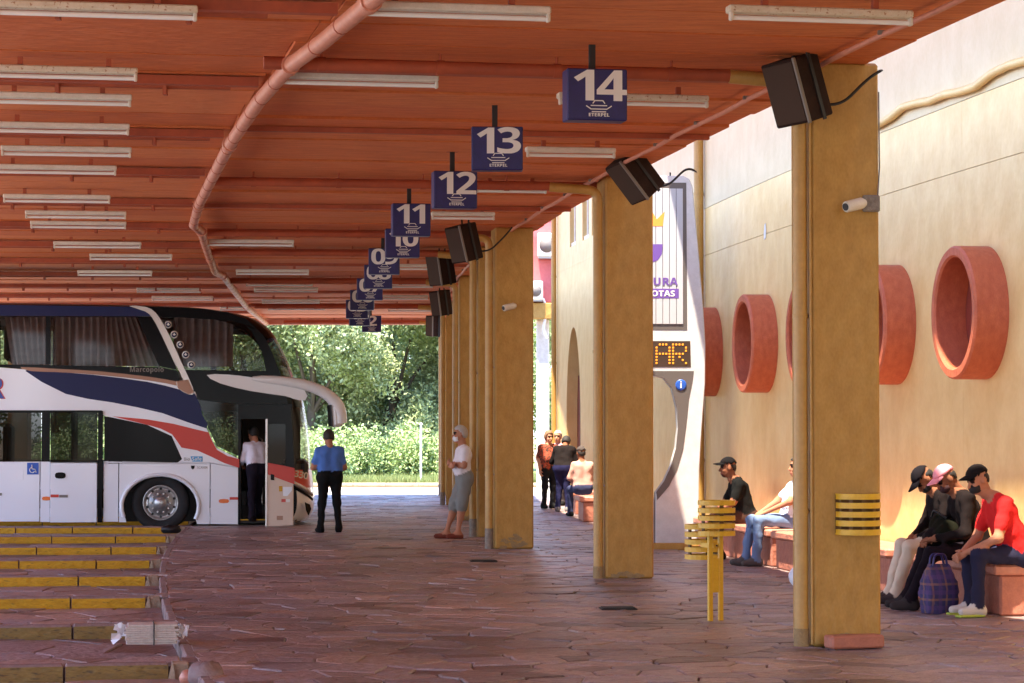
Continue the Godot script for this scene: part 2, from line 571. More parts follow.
# ------------------------------------------------------------------ canopy
const S0 := -24.0
const S1 := 46.5
const COLL := [[16.0, -1.93], [17.6, -2.04], [18.8, -2.16], [20.9, -2.24], [24.0, -2.31], [27.2, -2.37], [30.5, -2.47], [33.5, -2.54], [34.6, -2.44], [36.5, -2.42], [40.0, -2.41], [43.5, -2.44], [44.6, -2.34], [50.0, -2.38], [56.0, -2.55], [64.5, -2.85]]
func coll_o(s) -> float:
	var d = -P(-2.4, s).z
	if d <= COLL[0][0]: return COLL[0][1] + (COLL[0][0] - d) * 0.07
	for i in COLL.size() - 1:
		if d < COLL[i + 1][0]: return lerp(COLL[i][1], COLL[i + 1][1], (d - COLL[i][0]) / (COLL[i + 1][0] - COLL[i][0]))
	return COLL[-1][1]
func canopy():
	var c = struct("canopy_roof", arc_m(-11.0, 2.36, S0, S1, HC + 0.065, HC + 0.42, 40), M.rib)
	var r = RandomNumberGenerator.new()
	r.seed = 4
	var s = S0
	var mm = [M.ceil, M.ceil2, M.ceil3]
	var i = 0
	while s < S1 - 0.05:
		var w = 0.9
		var st = ST()
		var y = HC + r.randf_range(-0.012, 0.022)
		arc_slab(st, -10.98, coll_o(s + w / 2), s + 0.011, min(s + w, S1) - 0.011, y, HC + 0.066)
		mi("ceiling_board", done(st), mm[r.randi() % 3], c)
		i += 1
		s += w
	s = S0
	while s < S1 - 0.05:
		var w = 0.9
		var st = ST()
		var y = HC + r.randf_range(-0.012, 0.022)
		arc_slab(st, coll_o(s + w / 2) + 0.008, 2.35, s + 0.011, min(s + w, S1) - 0.011, y, HC + 0.066)
		mi("ceiling_board", done(st), mm[r.randi() % 2], c)
		s += w
	# shallow ribs: one a bay on the left, one at each column on the right
	for k in range(-7, 13):
		var q = -1.45 + PITCH_S * k
		if q > S1 - 0.3: break
		mi("ceiling_rib", arc_m(-10.9, coll_o(q) - 0.07, q, q + 0.10, HC - 0.085, HC - 0.013), M.rib, c)
	for k in COLS.size() - 1:
		var e = col_os(k)
		mi("ceiling_rib", arc_m(coll_o(e.y) + 0.07, 2.30, e.y + 0.28, e.y + 0.42, HC - 0.09, HC - 0.013), M.rib, c)
		if k < COLS.size() - 2:
			var e2 = col_os(k + 1)
			var m = (e.y + e2.y) / 2
			if e2.y - e.y > 5: mi("ceiling_rib", arc_m(coll_o(m) + 0.07, 2.30, m, m + 0.09, HC - 0.06, HC - 0.013), M.rib, c)
	mi("edge_beam", arc_m(-10.9, 2.30, S1 - 0.25, S1 - 0.02, HC - 0.16, HC - 0.013), M.pipe_red, c)
	# outer columns by the bus road
	for k in 9:
		var q = 43.2 - k * 8.0
		var o = thing("outer_column", "yellow concrete column under the far outer edge of the canopy, %s from the far end" % ORD[k], "column", P(-8.6, q, -0.2), yaw(q), "outer columns of the canopy")
		mi("shaft", boxm(Vector3(0.5, HC + 0.2 - 0.02, 0.5), 0.02, Vector3(0, (HC + 0.18) / 2, 0)), M.yellow, o)
		mi("footing", boxm(Vector3(0.62, 0.14, 0.62), 0.02, Vector3(0, 0.07, 0)), M.grey_base, o)
const ORD := ["first", "second", "third", "fourth", "fifth", "sixth", "seventh", "eighth", "ninth", "tenth", "eleventh", "twelfth", "thirteenth", "fourteenth", "fifteenth", "sixteenth"]
# ------------------------------------------------------------------ columns
const COLS := [[812.0, 19.45], [605.5, 28.3], [494.8, 35.4], [478.0, 39.2], [459.5, 46.6], [446.0, 56.0], [443.5, 64.0]]
const CW := 0.553
func col_os(i) -> Vector2:
	var d: float = COLS[i][1]
	var x: float = (COLS[i][0] - 512.0) / F * d
	var e = inv(x, d)
	return e + Vector2(CW / 2, CW / 2)
func column(i):
	var e = col_os(i)
	var names = ["nearest yellow concrete column, with the slatted half bin and brick at its foot", "second yellow concrete column, in front of the information totem", "third yellow concrete column, with a chipped grey foot and small camera", "fourth yellow column, where the grey shorts man leans", "fifth yellow column, behind the leaning man", "sixth yellow column, next to last before the trees", "farthest yellow column at the end of the platform"]
	var t = thing("column", names[i], "column", P(e.x, e.y), yaw(e.y), "columns along the platform")
	mi("shaft", boxm(Vector3(CW, HC, CW), 0.022, Vector3(0, HC / 2, 0)), M.yellow, t)
	var r = RandomNumberGenerator.new()
	r.seed = 40 + i
	# chipped plaster at the foot
	var st = ST()
	var f = CW / 2
	for k in 7 if i != 2 else 12:
		var cx = r.randf_range(-f + 0.09, f - 0.09)
		var cy = r.randf_range(0.02, 0.08 if i != 2 else 0.18)
		var poly = []
		for a in 9:
			var ang = TAU * a / 9
			var rr = r.randf_range(0.015, 0.06)
			poly.append(Vector2(clamp(cx + cos(ang) * rr * 1.4, -f + 0.025, f - 0.025), max(0.004, cy + sin(ang) * rr * 0.7)))
		plate(st, poly, f - 0.01, f + 0.0015 + k * 0.0006)
	mi("chipped_plaster", done(st), M.plaster, t)
	# down pipe beside the column
	var d = thing("drain_pipe", "yellow drain pipe running down the left side of the %s" % ["nearest column", "second column", "third column", "fourth column with the leaning man", "fifth column", "sixth column", "farthest column"][i], "pipe", P(e.x, e.y), yaw(e.y), "drain pipes of the canopy")
	var px = -f - 0.075
	var z = f - 0.06
	var FH = 0.12 if i < 2 else 0.27
	var path = bend([Vector3(px, FH, z), Vector3(px, HC - 0.16, z), Vector3(px - 0.55, HC - 0.12, z - 0.05)], 0.12)
	mi("pipe", tubem(path, 0.055, 14), M.yellow_pipe, d)
	mi("foot_pipe", tubem([Vector3(px, 0.0, z), Vector3(px, 0.02, z), Vector3(px, FH - 0.01, z), Vector3(px, FH + 0.02, z)], [0.064, 0.060, 0.060, 0.060], 14), M.grey_base if i >= 2 else M.plaster, d)
	for y in [1.03, 2.55]: mi("clamp", tubem([Vector3(px, y, z), Vector3(px, y + 0.035, z)], 0.062, 14), M.yellow_pipe, d)
	for y in [1.05, 2.57]: mi("strap", boxm(Vector3(0.08, 0.02, 0.012), 0.0, Vector3(px + 0.06, y, z)), M.metal, d)
	# branch across the ceiling to the collector
	var o0: float = -2.36
	var a = P(o0, e.y - z, HC - 0.115)
	var b = P(e.x - f - 0.62, e.y - z + 0.05, HC - 0.115)
	var br = thing("branch_pipe", "red brown pipe under the ceiling leading to the %s" % ["nearest column", "second column", "third column", "fourth column", "fifth column", "sixth column", "farthest column"][i], "pipe", a, 0.0, "branch pipes under the ceiling")
	var rel = b - a
	mi("pipe", tubem([Vector3.ZERO, rel * 0.5, rel], 0.05, 10), M.rib, br)
	for k in 4:
		var q = rel * (0.12 + 0.25 * k)
		mi("hanger", tubem([q + Vector3(0, 0.115, 0), q + Vector3(0, 0.05, 0)], 0.012, 6), M.rib, br)
		mi("collar", tubem([q - rel.normalized() * 0.03, q + rel.normalized() * 0.03], 0.057, 10), M.rib, br)
	if i == 0:
		mi("conduit", tubem([Vector3(-f - 0.006, 0.02, f - 0.01), Vector3(-f - 0.006, HC - 0.02, f - 0.01)], 0.012, 6), M.yellow_pipe, t)
# ------------------------------------------------------------------ terminal building
var SEND = 0.0
func s_of_d(o, d) -> float:
	var a = -30.0
	var b = 80.0
	for i in 40:
		var m = (a + b) / 2
		if -P(o, m).z < d: a = m
		else: b = m
	return a
var far_a = Vector3.ZERO
var far_d = Vector3.ZERO
var far_on = false
func W(o, s, y) -> Vector3:
	if not far_on: return P(o, s, y)
	var n = Vector3(-far_d.z, 0, far_d.x)
	return far_a + far_d * s + n * (o - WALL) + Vector3(0, y, 0)
func u_at(px) -> float:
	var k = (px - 512.0) / F
	# x + k z = 0 on the ray
	return -(far_a.x + k * far_a.z) / (far_d.x + k * far_d.z)
func far_slab(o0, o1, s0, s1, y0, y1) -> ArrayMesh:
	var st = ST()
	var c = [W(o0, s0, y0), W(o1, s0, y0), W(o1, s1, y0), W(o0, s1, y0)]
	var d = [W(o0, s0, y1), W(o1, s0, y1), W(o1, s1, y1), W(o0, s1, y1)]
	quad(st, c[0], c[1], c[2], c[3])
	quad(st, d[0], d[3], d[2], d[1])
	for i in 4: quad(st, c[i], d[i], d[(i + 1) % 4], c[(i + 1) % 4])
	return done(st)
func wall_plate(called, parent, poly: Array, m, o = WALL, thick = 0.28):
	# polygon in (s, y) bent onto the arc, facing the platform
	var pv = PackedVector2Array(poly)
	if Geometry2D.is_polygon_clockwise(pv): pv.reverse()
	var st = ST()
	var lo = 1e9
	var hi = -1e9
	for v in pv:
		lo = min(lo, v.x)
		hi = max(hi, v.x)
	var n = int(ceil((hi - lo) / 1.2))
	for k in n:
		var x0 = lerp(lo, hi, float(k) / n)
		var x1 = lerp(lo, hi, float(k + 1) / n)
		for pc in Geometry2D.intersect_polygons(pv, PackedVector2Array([Vector2(x0, -50), Vector2(x1, -50), Vector2(x1, 50), Vector2(x0, 50)])):
			var idx = Geometry2D.triangulate_polygon(pc)
			for i in range(0, idx.size(), 3):
				tri(st, W(o, pc[idx[i]].x, pc[idx[i]].y), W(o, pc[idx[i + 1]].x, pc[idx[i + 1]].y), W(o, pc[idx[i + 2]].x, pc[idx[i + 2]].y))
				tri(st, W(o + thick, pc[idx[i]].x, pc[idx[i]].y), W(o + thick, pc[idx[i + 2]].x, pc[idx[i + 2]].y), W(o + thick, pc[idx[i + 1]].x, pc[idx[i + 1]].y))
			for i in pc.size():
				var j = (i + 1) % pc.size()
				if abs(pc[i].x - pc[j].x) < 1e-4 and ((k > 0 and abs(pc[i].x - x0) < 1e-3) or (k < n - 1 and abs(pc[i].x - x1) < 1e-3)): continue
				quad(st, W(o, pc[i].x, pc[i].y), W(o + thick, pc[i].x, pc[i].y), W(o + thick, pc[j].x, pc[j].y), W(o, pc[j].x, pc[j].y))
	return mi(called, done(st), m, parent)
func rect(a, b, y0, y1) -> Array: return [Vector2(a, y0), Vector2(b, y0), Vector2(b, y1), Vector2(a, y1)]
func terminal():
	SEND = s_at(WALL, 604.0) + 11.5
	far_a = P(WALL, s_at(WALL, 604.0))
	far_d = (Vector3(1.02, 0, -58.0) - far_a).normalized()
	var t = thing("terminal_building", "pale yellow rendered terminal wall with round orange openings and an arched door", "building")
	mi("wall_core", arc_m(WALL + 0.02, WALL + 0.24, -24, s_at(WALL, 604.0), -0.2, 9.0, 24), M.joint, t)
	# rendered panels with open joints
	var edges = []
	var s: float = -23.0
	while s < s_at(WALL, 604.0) - 1.0:
		edges.append(s)
		s += 3.62
	edges.append(s_at(WALL, 604.0))
	for i in edges.size() - 1:
		var a: float = edges[i] + 0.002
		var b: float = edges[i + 1] - 0.002
		wall_plate("wall_panel", t, rect(a, b, -0.1, 4.295), M.wall, WALL, 0.03)
		wall_plate("wall_panel", t, rect(a, b, 4.302, 5.0), M.wall, WALL, 0.03)
		wall_plate("wall_panel", t, rect(a, b, 5.007, 9.0), M.wall_hi, WALL, 0.03)
	# far part of the wall with the arch and the small windows: straight
	far_on = true
	var fe = u_at(555.5)
	var arch_a = u_at(580.5)
	var arch_b = u_at(566.5)
	var w0 = 0.004
	var mid = (arch_a + arch_b) / 2
	var hw = (arch_b - arch_a) / 2
	var poly = [Vector2(w0, -0.1)]
	poly.append(Vector2(mid - hw, -0.1))
	for k in 17:
		var an = PI - PI * k / 16.0
		poly.append(Vector2(mid + cos(an) * hw, 1.9 + sin(an) * 2.05))
	poly.append(Vector2(mid + hw, -0.1))
	poly += [Vector2(fe, -0.1), Vector2(fe, 5.3), Vector2(w0, 5.3)]
	wall_plate("arched_wall", t, poly, M.wall, WALL, 0.32)
	var wn = []
	for q in [[599.0, 592.0], [589.0, 582.5], [576.0, 570.0]]: wn.append([u_at(q[0]), u_at(q[1])])
	var x = w0
	for q in wn:
		wall_plate("pier", t, rect(x, q[0], 5.303, 7.2), M.wall, WALL, 0.28)
		wall_plate("window_apron", t, rect(q[0], q[1], 5.303, 5.75), M.wall, WALL, 0.28)
		var fr = wall_plate("window", t, rect(q[0] + 0.02, q[1] - 0.02, 5.76, 5.84), M.white, WALL + 0.03, 0.1)
		wall_plate("frame", fr, rect((q[0] + q[1]) / 2 - 0.04, (q[0] + q[1]) / 2 + 0.04, 5.845, 7.15), M.white, WALL + 0.035, 0.08)
		wall_plate("pane", fr, rect(q[0] + 0.02, q[1] - 0.02, 5.85, 7.18), M.pane_blue, WALL + 0.12, 0.01)
		x = q[1]
	wall_plate("pier", t, rect(x, fe, 5.303, 7.2), M.wall, WALL, 0.28)
	wall_plate("upper_wall", t, rect(w0, fe, 7.203, 9.0), M.wall_hi, WALL, 0.28)
	# dark lobby behind the arch
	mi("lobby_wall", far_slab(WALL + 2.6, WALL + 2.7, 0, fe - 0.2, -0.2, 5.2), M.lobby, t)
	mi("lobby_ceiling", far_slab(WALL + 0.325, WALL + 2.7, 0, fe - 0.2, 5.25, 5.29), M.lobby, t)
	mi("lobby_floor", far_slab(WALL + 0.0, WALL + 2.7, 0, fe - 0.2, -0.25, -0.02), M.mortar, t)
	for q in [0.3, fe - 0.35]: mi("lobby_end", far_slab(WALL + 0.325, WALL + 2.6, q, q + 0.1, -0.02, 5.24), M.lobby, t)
	var dr = wall_plate("door", t, rect(mid + hw * 0.1, mid + hw * 0.98, 0.0, 2.9), M.door_red, WALL + 0.24, 0.05)
	mi("handle", tubem([W(WALL + 0.21, mid + hw * 0.25, 0.95), W(WALL + 0.21, mid + hw * 0.25, 1.25)], 0.02, 6), M.metal, dr)
	var corner = W(WALL - 0.08, fe - 0.3, 0)
	far_on = false
	# high roof over the benches with a long open slot that lets the sun down to the foot of the wall
	mi("high_roof", arc_m(0.4, SLOT_L, -24, SEND, 9.0, 9.2, 24), M.concrete, t)
	mi("high_roof", arc_m(SLOT_R, WALL + 0.6, -24, SEND, 9.002, 9.2, 24), M.concrete, t)
	for k in 9: mi("roof_beam", arc_m(0.5, WALL + 0.3, -22.0 + k * 7.7, -21.85 + k * 7.7, 9.21, 9.5), M.concrete, t)
	# skirting
	mi("skirting", arc_m(WALL - 0.02, WALL - 0.001, -23, s_at(WALL, 606.0), 0.0, 0.16, 30), M.yellow, t)
	# round concrete rings
	var rp = [986.0, 898.0, 826.0, 767.0, 714.5]
	var rl = ["nearest big orange concrete ring on the pale wall, right of the near column", "big orange concrete ring half hidden by the right edge of the near column", "orange concrete ring almost hidden behind the near column and its pipe", "orange concrete ring on the wall left of the near column", "orange concrete ring partly behind the white totem"]
	for i in 5:
		var sr = s_at(WALL, rp[i])
		var rg = thing("concrete_ring", rl[i], "wall opening", P(WALL, sr, 2.83), yaw(sr), "round rings on the wall")
		var prof = []
		var ro = 0.655
		var ri = 0.545
		var ln = 0.34
		for v in [[ri, 0.0], [ri, -0.0], [ri, ln - 0.02], [ri + 0.02, ln], [ro - 0.02, ln], [ro, ln - 0.02], [ro, 0.0]]: prof.append(Vector2(v[0], v[1]))
		var st = ST(true)
		# sharp edges: each stretch of the profile as its own lathe
		for k in range(1, prof.size() - 1):
			st.set_smooth_group(k)
			lathe(st, [prof[k], prof[k + 1]], 48, Transform3D(Basis(Vector3(0, 0, 1), PI / 2), Vector3.ZERO))
		mi("ring", done(st), M.ring, rg)
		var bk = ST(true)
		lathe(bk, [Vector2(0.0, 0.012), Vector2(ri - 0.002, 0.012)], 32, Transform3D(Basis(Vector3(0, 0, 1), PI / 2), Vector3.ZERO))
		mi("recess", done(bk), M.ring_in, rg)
	# conduit along the wall, a little wavy
	var pts = []
	for k in 46:
		var q: float = lerp(-12.0, s_at(WALL, 872.0), k / 45.0)
		pts.append(P(WALL - 0.05, q, 5.12 + 0.035 * sin(q * 1.9) + 0.02 * sin(q * 4.3)))
	var cd = mi("conduit", tubem(pts, 0.045, 8), M.wall, self)
	tag(cd, "thick wavy conduit running along the top of the pale wall", "conduit")
	var sp = s_at(WALL, 705.0)
	var wp = thing("wall_pipe", "yellow drain pipe on the pale wall right of the totem", "pipe", P(WALL - 0.09, sp), yaw(sp))
	mi("pipe", tubem([Vector3(0, 0, 0), Vector3(0, 8.9, 0)], 0.075, 12), M.yellow_pipe, wp)
	for y in [1.2, 3.2, 5.2]: mi("clamp", tubem([Vector3(0, y, 0), Vector3(0, y + 0.05, 0)], 0.083, 12), M.yellow_pipe, wp)
	var wp2 = thing("wall_pipe", "yellow pipe at the far end corner of the terminal wall", "pipe", corner)
	mi("pipe", tubem([Vector3(0, 0, 0), Vector3(0, 8.9, 0)], 0.06, 10), M.yellow_pipe, wp2)
	for y in [1.2, 3.2, 5.2]: mi("clamp", tubem([Vector3(0, y, 0), Vector3(0, y + 0.05, 0)], 0.068, 10), M.yellow_pipe, wp2)
	# a scrap of torn paper on the wall
	var sb = s_at(WALL, 766.0)
	var tp = mi("torn_paper", platem([Vector2(-0.05, 0), Vector2(0.04, 0.02), Vector2(0.06, 0.13), Vector2(0.03, 0.22), Vector2(-0.02, 0.2), Vector2(-0.06, 0.08)], 0, 0.004), M.signwhite, self, P(WALL - 0.005, sb, 4.22), Vector3(0, yaw(sb) - PI / 2, 0))
	tag(tp, "small scrap of torn white paper stuck to the pale wall", "paper")
const SLOT_L := 2.52
const SLOT_R := 3.32
# ------------------------------------------------------------------ ceiling fittings
func ceiling_fittings():
	var rows = [
		["left of the curved ceiling pipe", [[-3, 197, 13], [-8, 137, 75], [-14, 131, 101], [-10, 129, 130], [2, 131, 153], [-12, 116, 171], [4, 110, 200], [26, 126, 216], [31, 126, 226], [54, 141, 246], [90, 172, 258], [78, 152, 274], [137, 201, 291], [152, 213, 299], [220, 250, 309]]],
		["just right of the curved ceiling pipe", [[355, 552, 14], [277, 439, 82], [208, 294, 244], [236, 309, 273], [246, 313, 284.5], [254, 318, 290.5], [262, 320, 302], [268, 325, 308.5]]],
		["between gate signs and columns", [[724, 916, 18], [556, 710, 102], [525, 616, 154], [475, 547, 190], [431, 495, 217], [398, 448, 268], [390, 433, 286], [383, 428, 298], [388, 431, 310]]]]
	for r in rows.size():
		for i in rows[r][1].size():
			var q: Array = rows[r][1][i]
			var a = onlevel(q[0], q[2], HC - 0.14)
			var b = onlevel(q[1], q[2], HC - 0.14)
			var m = (a + b) / 2
			var ln = a.distance_to(b)
			var e = inv(m.x, -m.z)
			var t = thing("fluorescent_fitting", "white fluorescent batten, %s from the front %s" % [ORD[i], rows[r][0]], "light fitting", Vector3(m.x, HC - 0.013, m.z), yaw(e.y), "fluorescent fittings under the canopy")
			var hm = M.rusty if (r == 2 and i < 2) or (r == 0 and i < 2) else M.white
			mi("housing", boxm(Vector3(ln, 0.052, 0.11), 0.01, Vector3(0, -0.088, 0)), hm, t)
			mi("tube", tubem([Vector3(-ln / 2 + 0.03, -0.147, 0.03), Vector3(ln / 2 - 0.03, -0.147, 0.03)], 0.017, 10), M.glass_tube, t)
			for sx in [-1, 1]:
				mi("socket", boxm(Vector3(0.025, 0.055, 0.05), 0.006, Vector3(sx * (ln / 2 - 0.018), -0.14, 0.03)), M.white, t)
				mi("spacer", boxm(Vector3(0.04, 0.06, 0.05), 0.0, Vector3(sx * ln * 0.3, -0.025, 0)), M.rib, t)
	# collector pipe that follows the arc
	var off = COLL
	var pts = []
	for q in off:
		var s = s_of_d(q[1], q[0])
		pts.append(P(q[1], s, HC - 0.13))
	var fine = []
	for i in pts.size() - 1:
		for k in 3: fine.append(pts[i].lerp(pts[i + 1], k / 3.0))
	fine.append(pts[-1])
	var t = thing("collector_pipe", "long pale red drain pipe curving under the ceiling from near to far", "pipe", pts[0])
	var loc = []
	for p in fine: loc.append(p - pts[0])
	loc.push_front(loc[0] + (loc[0] - loc[1]) * 6)
	mi("pipe", tubem(loc, 0.06, 12), M.pipe_red, t)
	var run = 0.0
	for i in range(1, loc.size() - 1):
		var dr: Vector3 = (loc[i + 1] - loc[i]).normalized()
		var seg = loc[i].distance_to(loc[i + 1])
		while run < seg:
			var c: Vector3 = loc[i] + dr * run
			mi("strap", tubem([c - dr * 0.012, c + dr * 0.012], 0.0635, 12), M.rib, t)
			run += 0.95
		run -= seg
		if i % 6 == 1: mi("coupling", tubem([loc[i] - dr * 0.07, loc[i] + dr * 0.07], 0.074, 12), M.pipe_red, t)
	# conduit near the free edge
	var cp = []
	for k in 74:
		var s: float = -20 + k * 0.9
		cp.append(P(1.93 + 0.015 * sin(s * 2.2), s, HC - 0.05))
	var ed = thing("edge_conduit", "thin grey red conduit running along the right edge of the ceiling", "conduit", cp[0])
	var l2 = []
	for p in cp: l2.append(p - cp[0])
	mi("conduit", tubem(l2, 0.022, 8), M.pipe_red, ed)
	for k in range(1, l2.size() - 1, 2): mi("clip", boxm(Vector3(0.09, 0.03, 0.04), 0.004, l2[k] + Vector3(0, 0.012, 0)), M.grey_base, ed)
	# drain lines with hangers along the ribs on the left
	for k in range(-1, 12):
		var q = -1.25 + PITCH_S * k
		if q > S1 - 1: break
		var a = P(-10.5, q, HC - 0.07)
		var dp = thing("lateral_pipe", "thin red brown pipe along the %s ceiling rib left of the curved pipe" % ORD[k + 1], "pipe", a, 0.0, "lateral pipes under the ceiling")
		var b = P(-2.5, q, HC - 0.07) - a
		mi("pipe", tubem([Vector3.ZERO, b * 0.5, b], 0.03, 8), M.rib, dp)
		for h in 9: mi("hanger", boxm(Vector3(0.03, 0.16, 0.09), 0.0, b * (0.07 + h * 0.108) + Vector3(0, 0.0, 0)), M.rib, dp)
	# thin struts hanging by the first fittings
	for q in [[98, 78, 105, 97], [128, 108, 146, 126], [250, 172, 250, 184]]:
		pass
# ------------------------------------------------------------------ gate signs
const NUMW := ["fourteen", "thirteen", "twelve", "eleven", "ten", "nine", "eight", "seven", "six", "five", "three", "two"]
func signs():
	var pos = [[595.0, 18.56], [497.0, 22.1], [454.0, 25.9], [410.5, 29.6], [402.0, 33.3], [384.0, 36.9], [378.0, 40.6], [369.5, 44.2], [362.0, 47.9], [357.0, 51.5], [359.5, 55.1], [371.5, 58.6]]
	var num = ["14", "13", "12", "11", "10", "09", "08", "07", "06", "05", "03", "2"]
	var turn = [0.02, -0.13, 0.05, 0.03, 0.0, -0.09, -0.03, 0.02, -0.04, -0.02, 0.0, 0.06]
	for i in pos.size():
		var d: float = pos[i][1]
		var p = Vector3((pos[i][0] - 512) / F * d, 0, -d)
		var e = inv(p.x, d)
		var t = thing("gate_sign", "hanging navy gate sign box numbered %s in white" % NUMW[i], "sign", Vector3(p.x, 4.36, p.z), yaw(e.y) + turn[i] - 0.02, "numbered gate signs")
		var w = 0.455
		var h = 0.385
		mi("box", boxm(Vector3(w, h, 0.19), 0.008, Vector3(0, -h / 2, 0)), M.navy, t)
		mi("hanger", boxm(Vector3(0.05, 0.22, 0.025), 0.003, Vector3(-0.02, 0.105, 0)), M.dark, t)
		mi("ceiling_plate", boxm(Vector3(0.12, 0.012, 0.08), 0.0, Vector3(-0.02, 0.212, 0)), M.rib, t)
		for sd in [1, -1]:
			var fr = mi("face", boxm(Vector3(w - 0.02, h - 0.02, 0.004), 0.0, Vector3(0, -h / 2, sd * 0.0975)), M.navy, t)
			for k in num[i].length():
				var nm = mi("digit", text_mesh(num[i][k], 0.228, 0.006), M.signwhite, fr, Vector3(0.012 + ((k - 0.5) * 0.186 if num[i].length() == 2 else 0.0) * sd, -0.130, sd * 0.102), Vector3(0, 0 if sd == 1 else PI, 0))
				nm.scale = Vector3(1.36, 1, 1)
			var lg = mi("lettering", text_mesh("ETERPEL", 0.034, 0.004, true, true), M.signwhite, fr, Vector3(0.01, -0.345, sd * 0.102), Vector3(0, 0 if sd == 1 else PI, 0))
			lg.scale = Vector3(0.85, 0.72, 1)
			# line emblem: a bus seen from the front as a little domed shape over wide arms
			var st = ST()
			for q in [[[-0.045, -0.255], [-0.03, -0.235], [0.03, -0.235], [0.045, -0.255]], [[-0.06, -0.272], [0.06, -0.272]], [[-0.095, -0.275], [-0.06, -0.298], [0.06, -0.298], [0.095, -0.275]], [[-0.052, -0.318], [0.052, -0.318]]]:
				for k in q.size() - 1:
					var a = Vector3(q[k][0] + 0.01, q[k][1] - 0.004, 0)
					var b = Vector3(q[k + 1][0] + 0.01, q[k + 1][1] - 0.004, 0)
					box(st, (a + b) / 2 + Vector3(0, 0, sd * 0.1015), Vector3(a.distance_to(b) + 0.004, 0.0075, 0.004), 0.0, Basis(Vector3.BACK, atan2(b.y - a.y, b.x - a.x)))
			mi("emblem", done(st), M.signwhite, fr)
# ------------------------------------------------------------------ loudspeakers
func speakers():
	var sp = [[797, 90, 19.1, 0.42, 0.36, "nearest, over the near column"], [635, 176, 26.6, 0.62, 0.72, "over the second column"], [464, 243, 34.0, 0.3, 0.3, "over the third column"], [441, 269, 39.5, 0.25, 0.22, "fourth from the front"], [441, 303, 50.5, 0.25, 0.2, "fifth from the front"], [434.5, 326, 61.0, 0.05, 0.05, "farthest, against the trees"]]
	for i in sp.size():
		var q: Array = sp[i]
		var c = at(q[0], q[1], q[2])
		var e = inv(c.x, q[2])
		var t = thing("loudspeaker", "dark brown box loudspeaker hanging tilted from the ceiling, %s" % q[5], "loudspeaker", Vector3(c.x, HC - 0.013, c.z), yaw(e.y), "loudspeakers under the canopy")
		var y = c.y - HC + 0.013
		var b = Basis(Vector3(0, 0, 1), q[4]) * Basis(Vector3.UP, 0.55 if i != 1 else 0.35) * Basis(Vector3.RIGHT, 0.12)
		var cab = mi("cabinet", boxm(Vector3(0.30, 0.50, 0.34), 0.012), M.brown, t, Vector3(0, y, 0))
		cab.basis = b
		mi("grille", boxm(Vector3(0.012, 0.46, 0.30), 0.004, Vector3(-0.157, 0, 0)), M.speaker_front, cab)
		mi("edge_trim", boxm(Vector3(0.03, 0.512, 0.02), 0.003, Vector3(-0.15, 0, 0.168)), M.grille, cab)
		mi("bracket_strap", boxm(Vector3(0.035, 0.53, 0.012), 0.0, Vector3(0.02, 0, 0.178)), M.dark, cab)
		for k in 2: mi("hanger", tubem([Vector3(-0.03 + 0.09 * k, 0, 0.02 * k), Vector3(-0.03 + 0.09 * k, y + 0.2, 0.05)], 0.014, 6), M.dark, t)
		if i < 3:
			var cb = bend([Vector3(0.15, y - 0.1, 0), Vector3(0.34, y - 0.12, 0.02), Vector3(0.58, y + 0.12, 0.03), Vector3(0.66, -0.1, 0.0)], 0.12, 6)
			mi("cable", tubem(cb, 0.013, 6), M.black, t)
# ------------------------------------------------------------------ double deck coach
const BD := 44.2
const BK := 0.01768
const BW := 2.55
func B(px, py) -> Vector2: return Vector2((px - 313.0) * BK, 1.785 + (430.0 - py) * BK)
func Z1(x, y) -> Vector2: return B(x / 2.626, 280.0 + y / 2.626)
func BP(list: Array) -> Array:
	var out = []
	for q in list: out.append(B(q[0], q[1]))
	return out
func ZP(list: Array) -> Array:
	var out = []
	for q in list: out.append(Z1(q[0], q[1]))
	return out
# smooth a px outline (Catmull-Rom)
func soft(list: Array, n = 3, closed = true) -> Array:
	var out = []
	var c = list.size()
	for i in c if closed else c - 1:
		var p0 = list[(i - 1 + c) % c] if closed or i > 0 else list[i]
		var p1 = list[i]
		var p2 = list[(i + 1) % c]
		var p3 = list[(i + 2) % c] if closed or i < c - 2 else list[i + 1]
		for k in n:
			var t = float(k) / n
			out.append(p1.cubic_interpolate(p2, p0, p3, t))
	if not closed: out.append(list[-1])
	return out
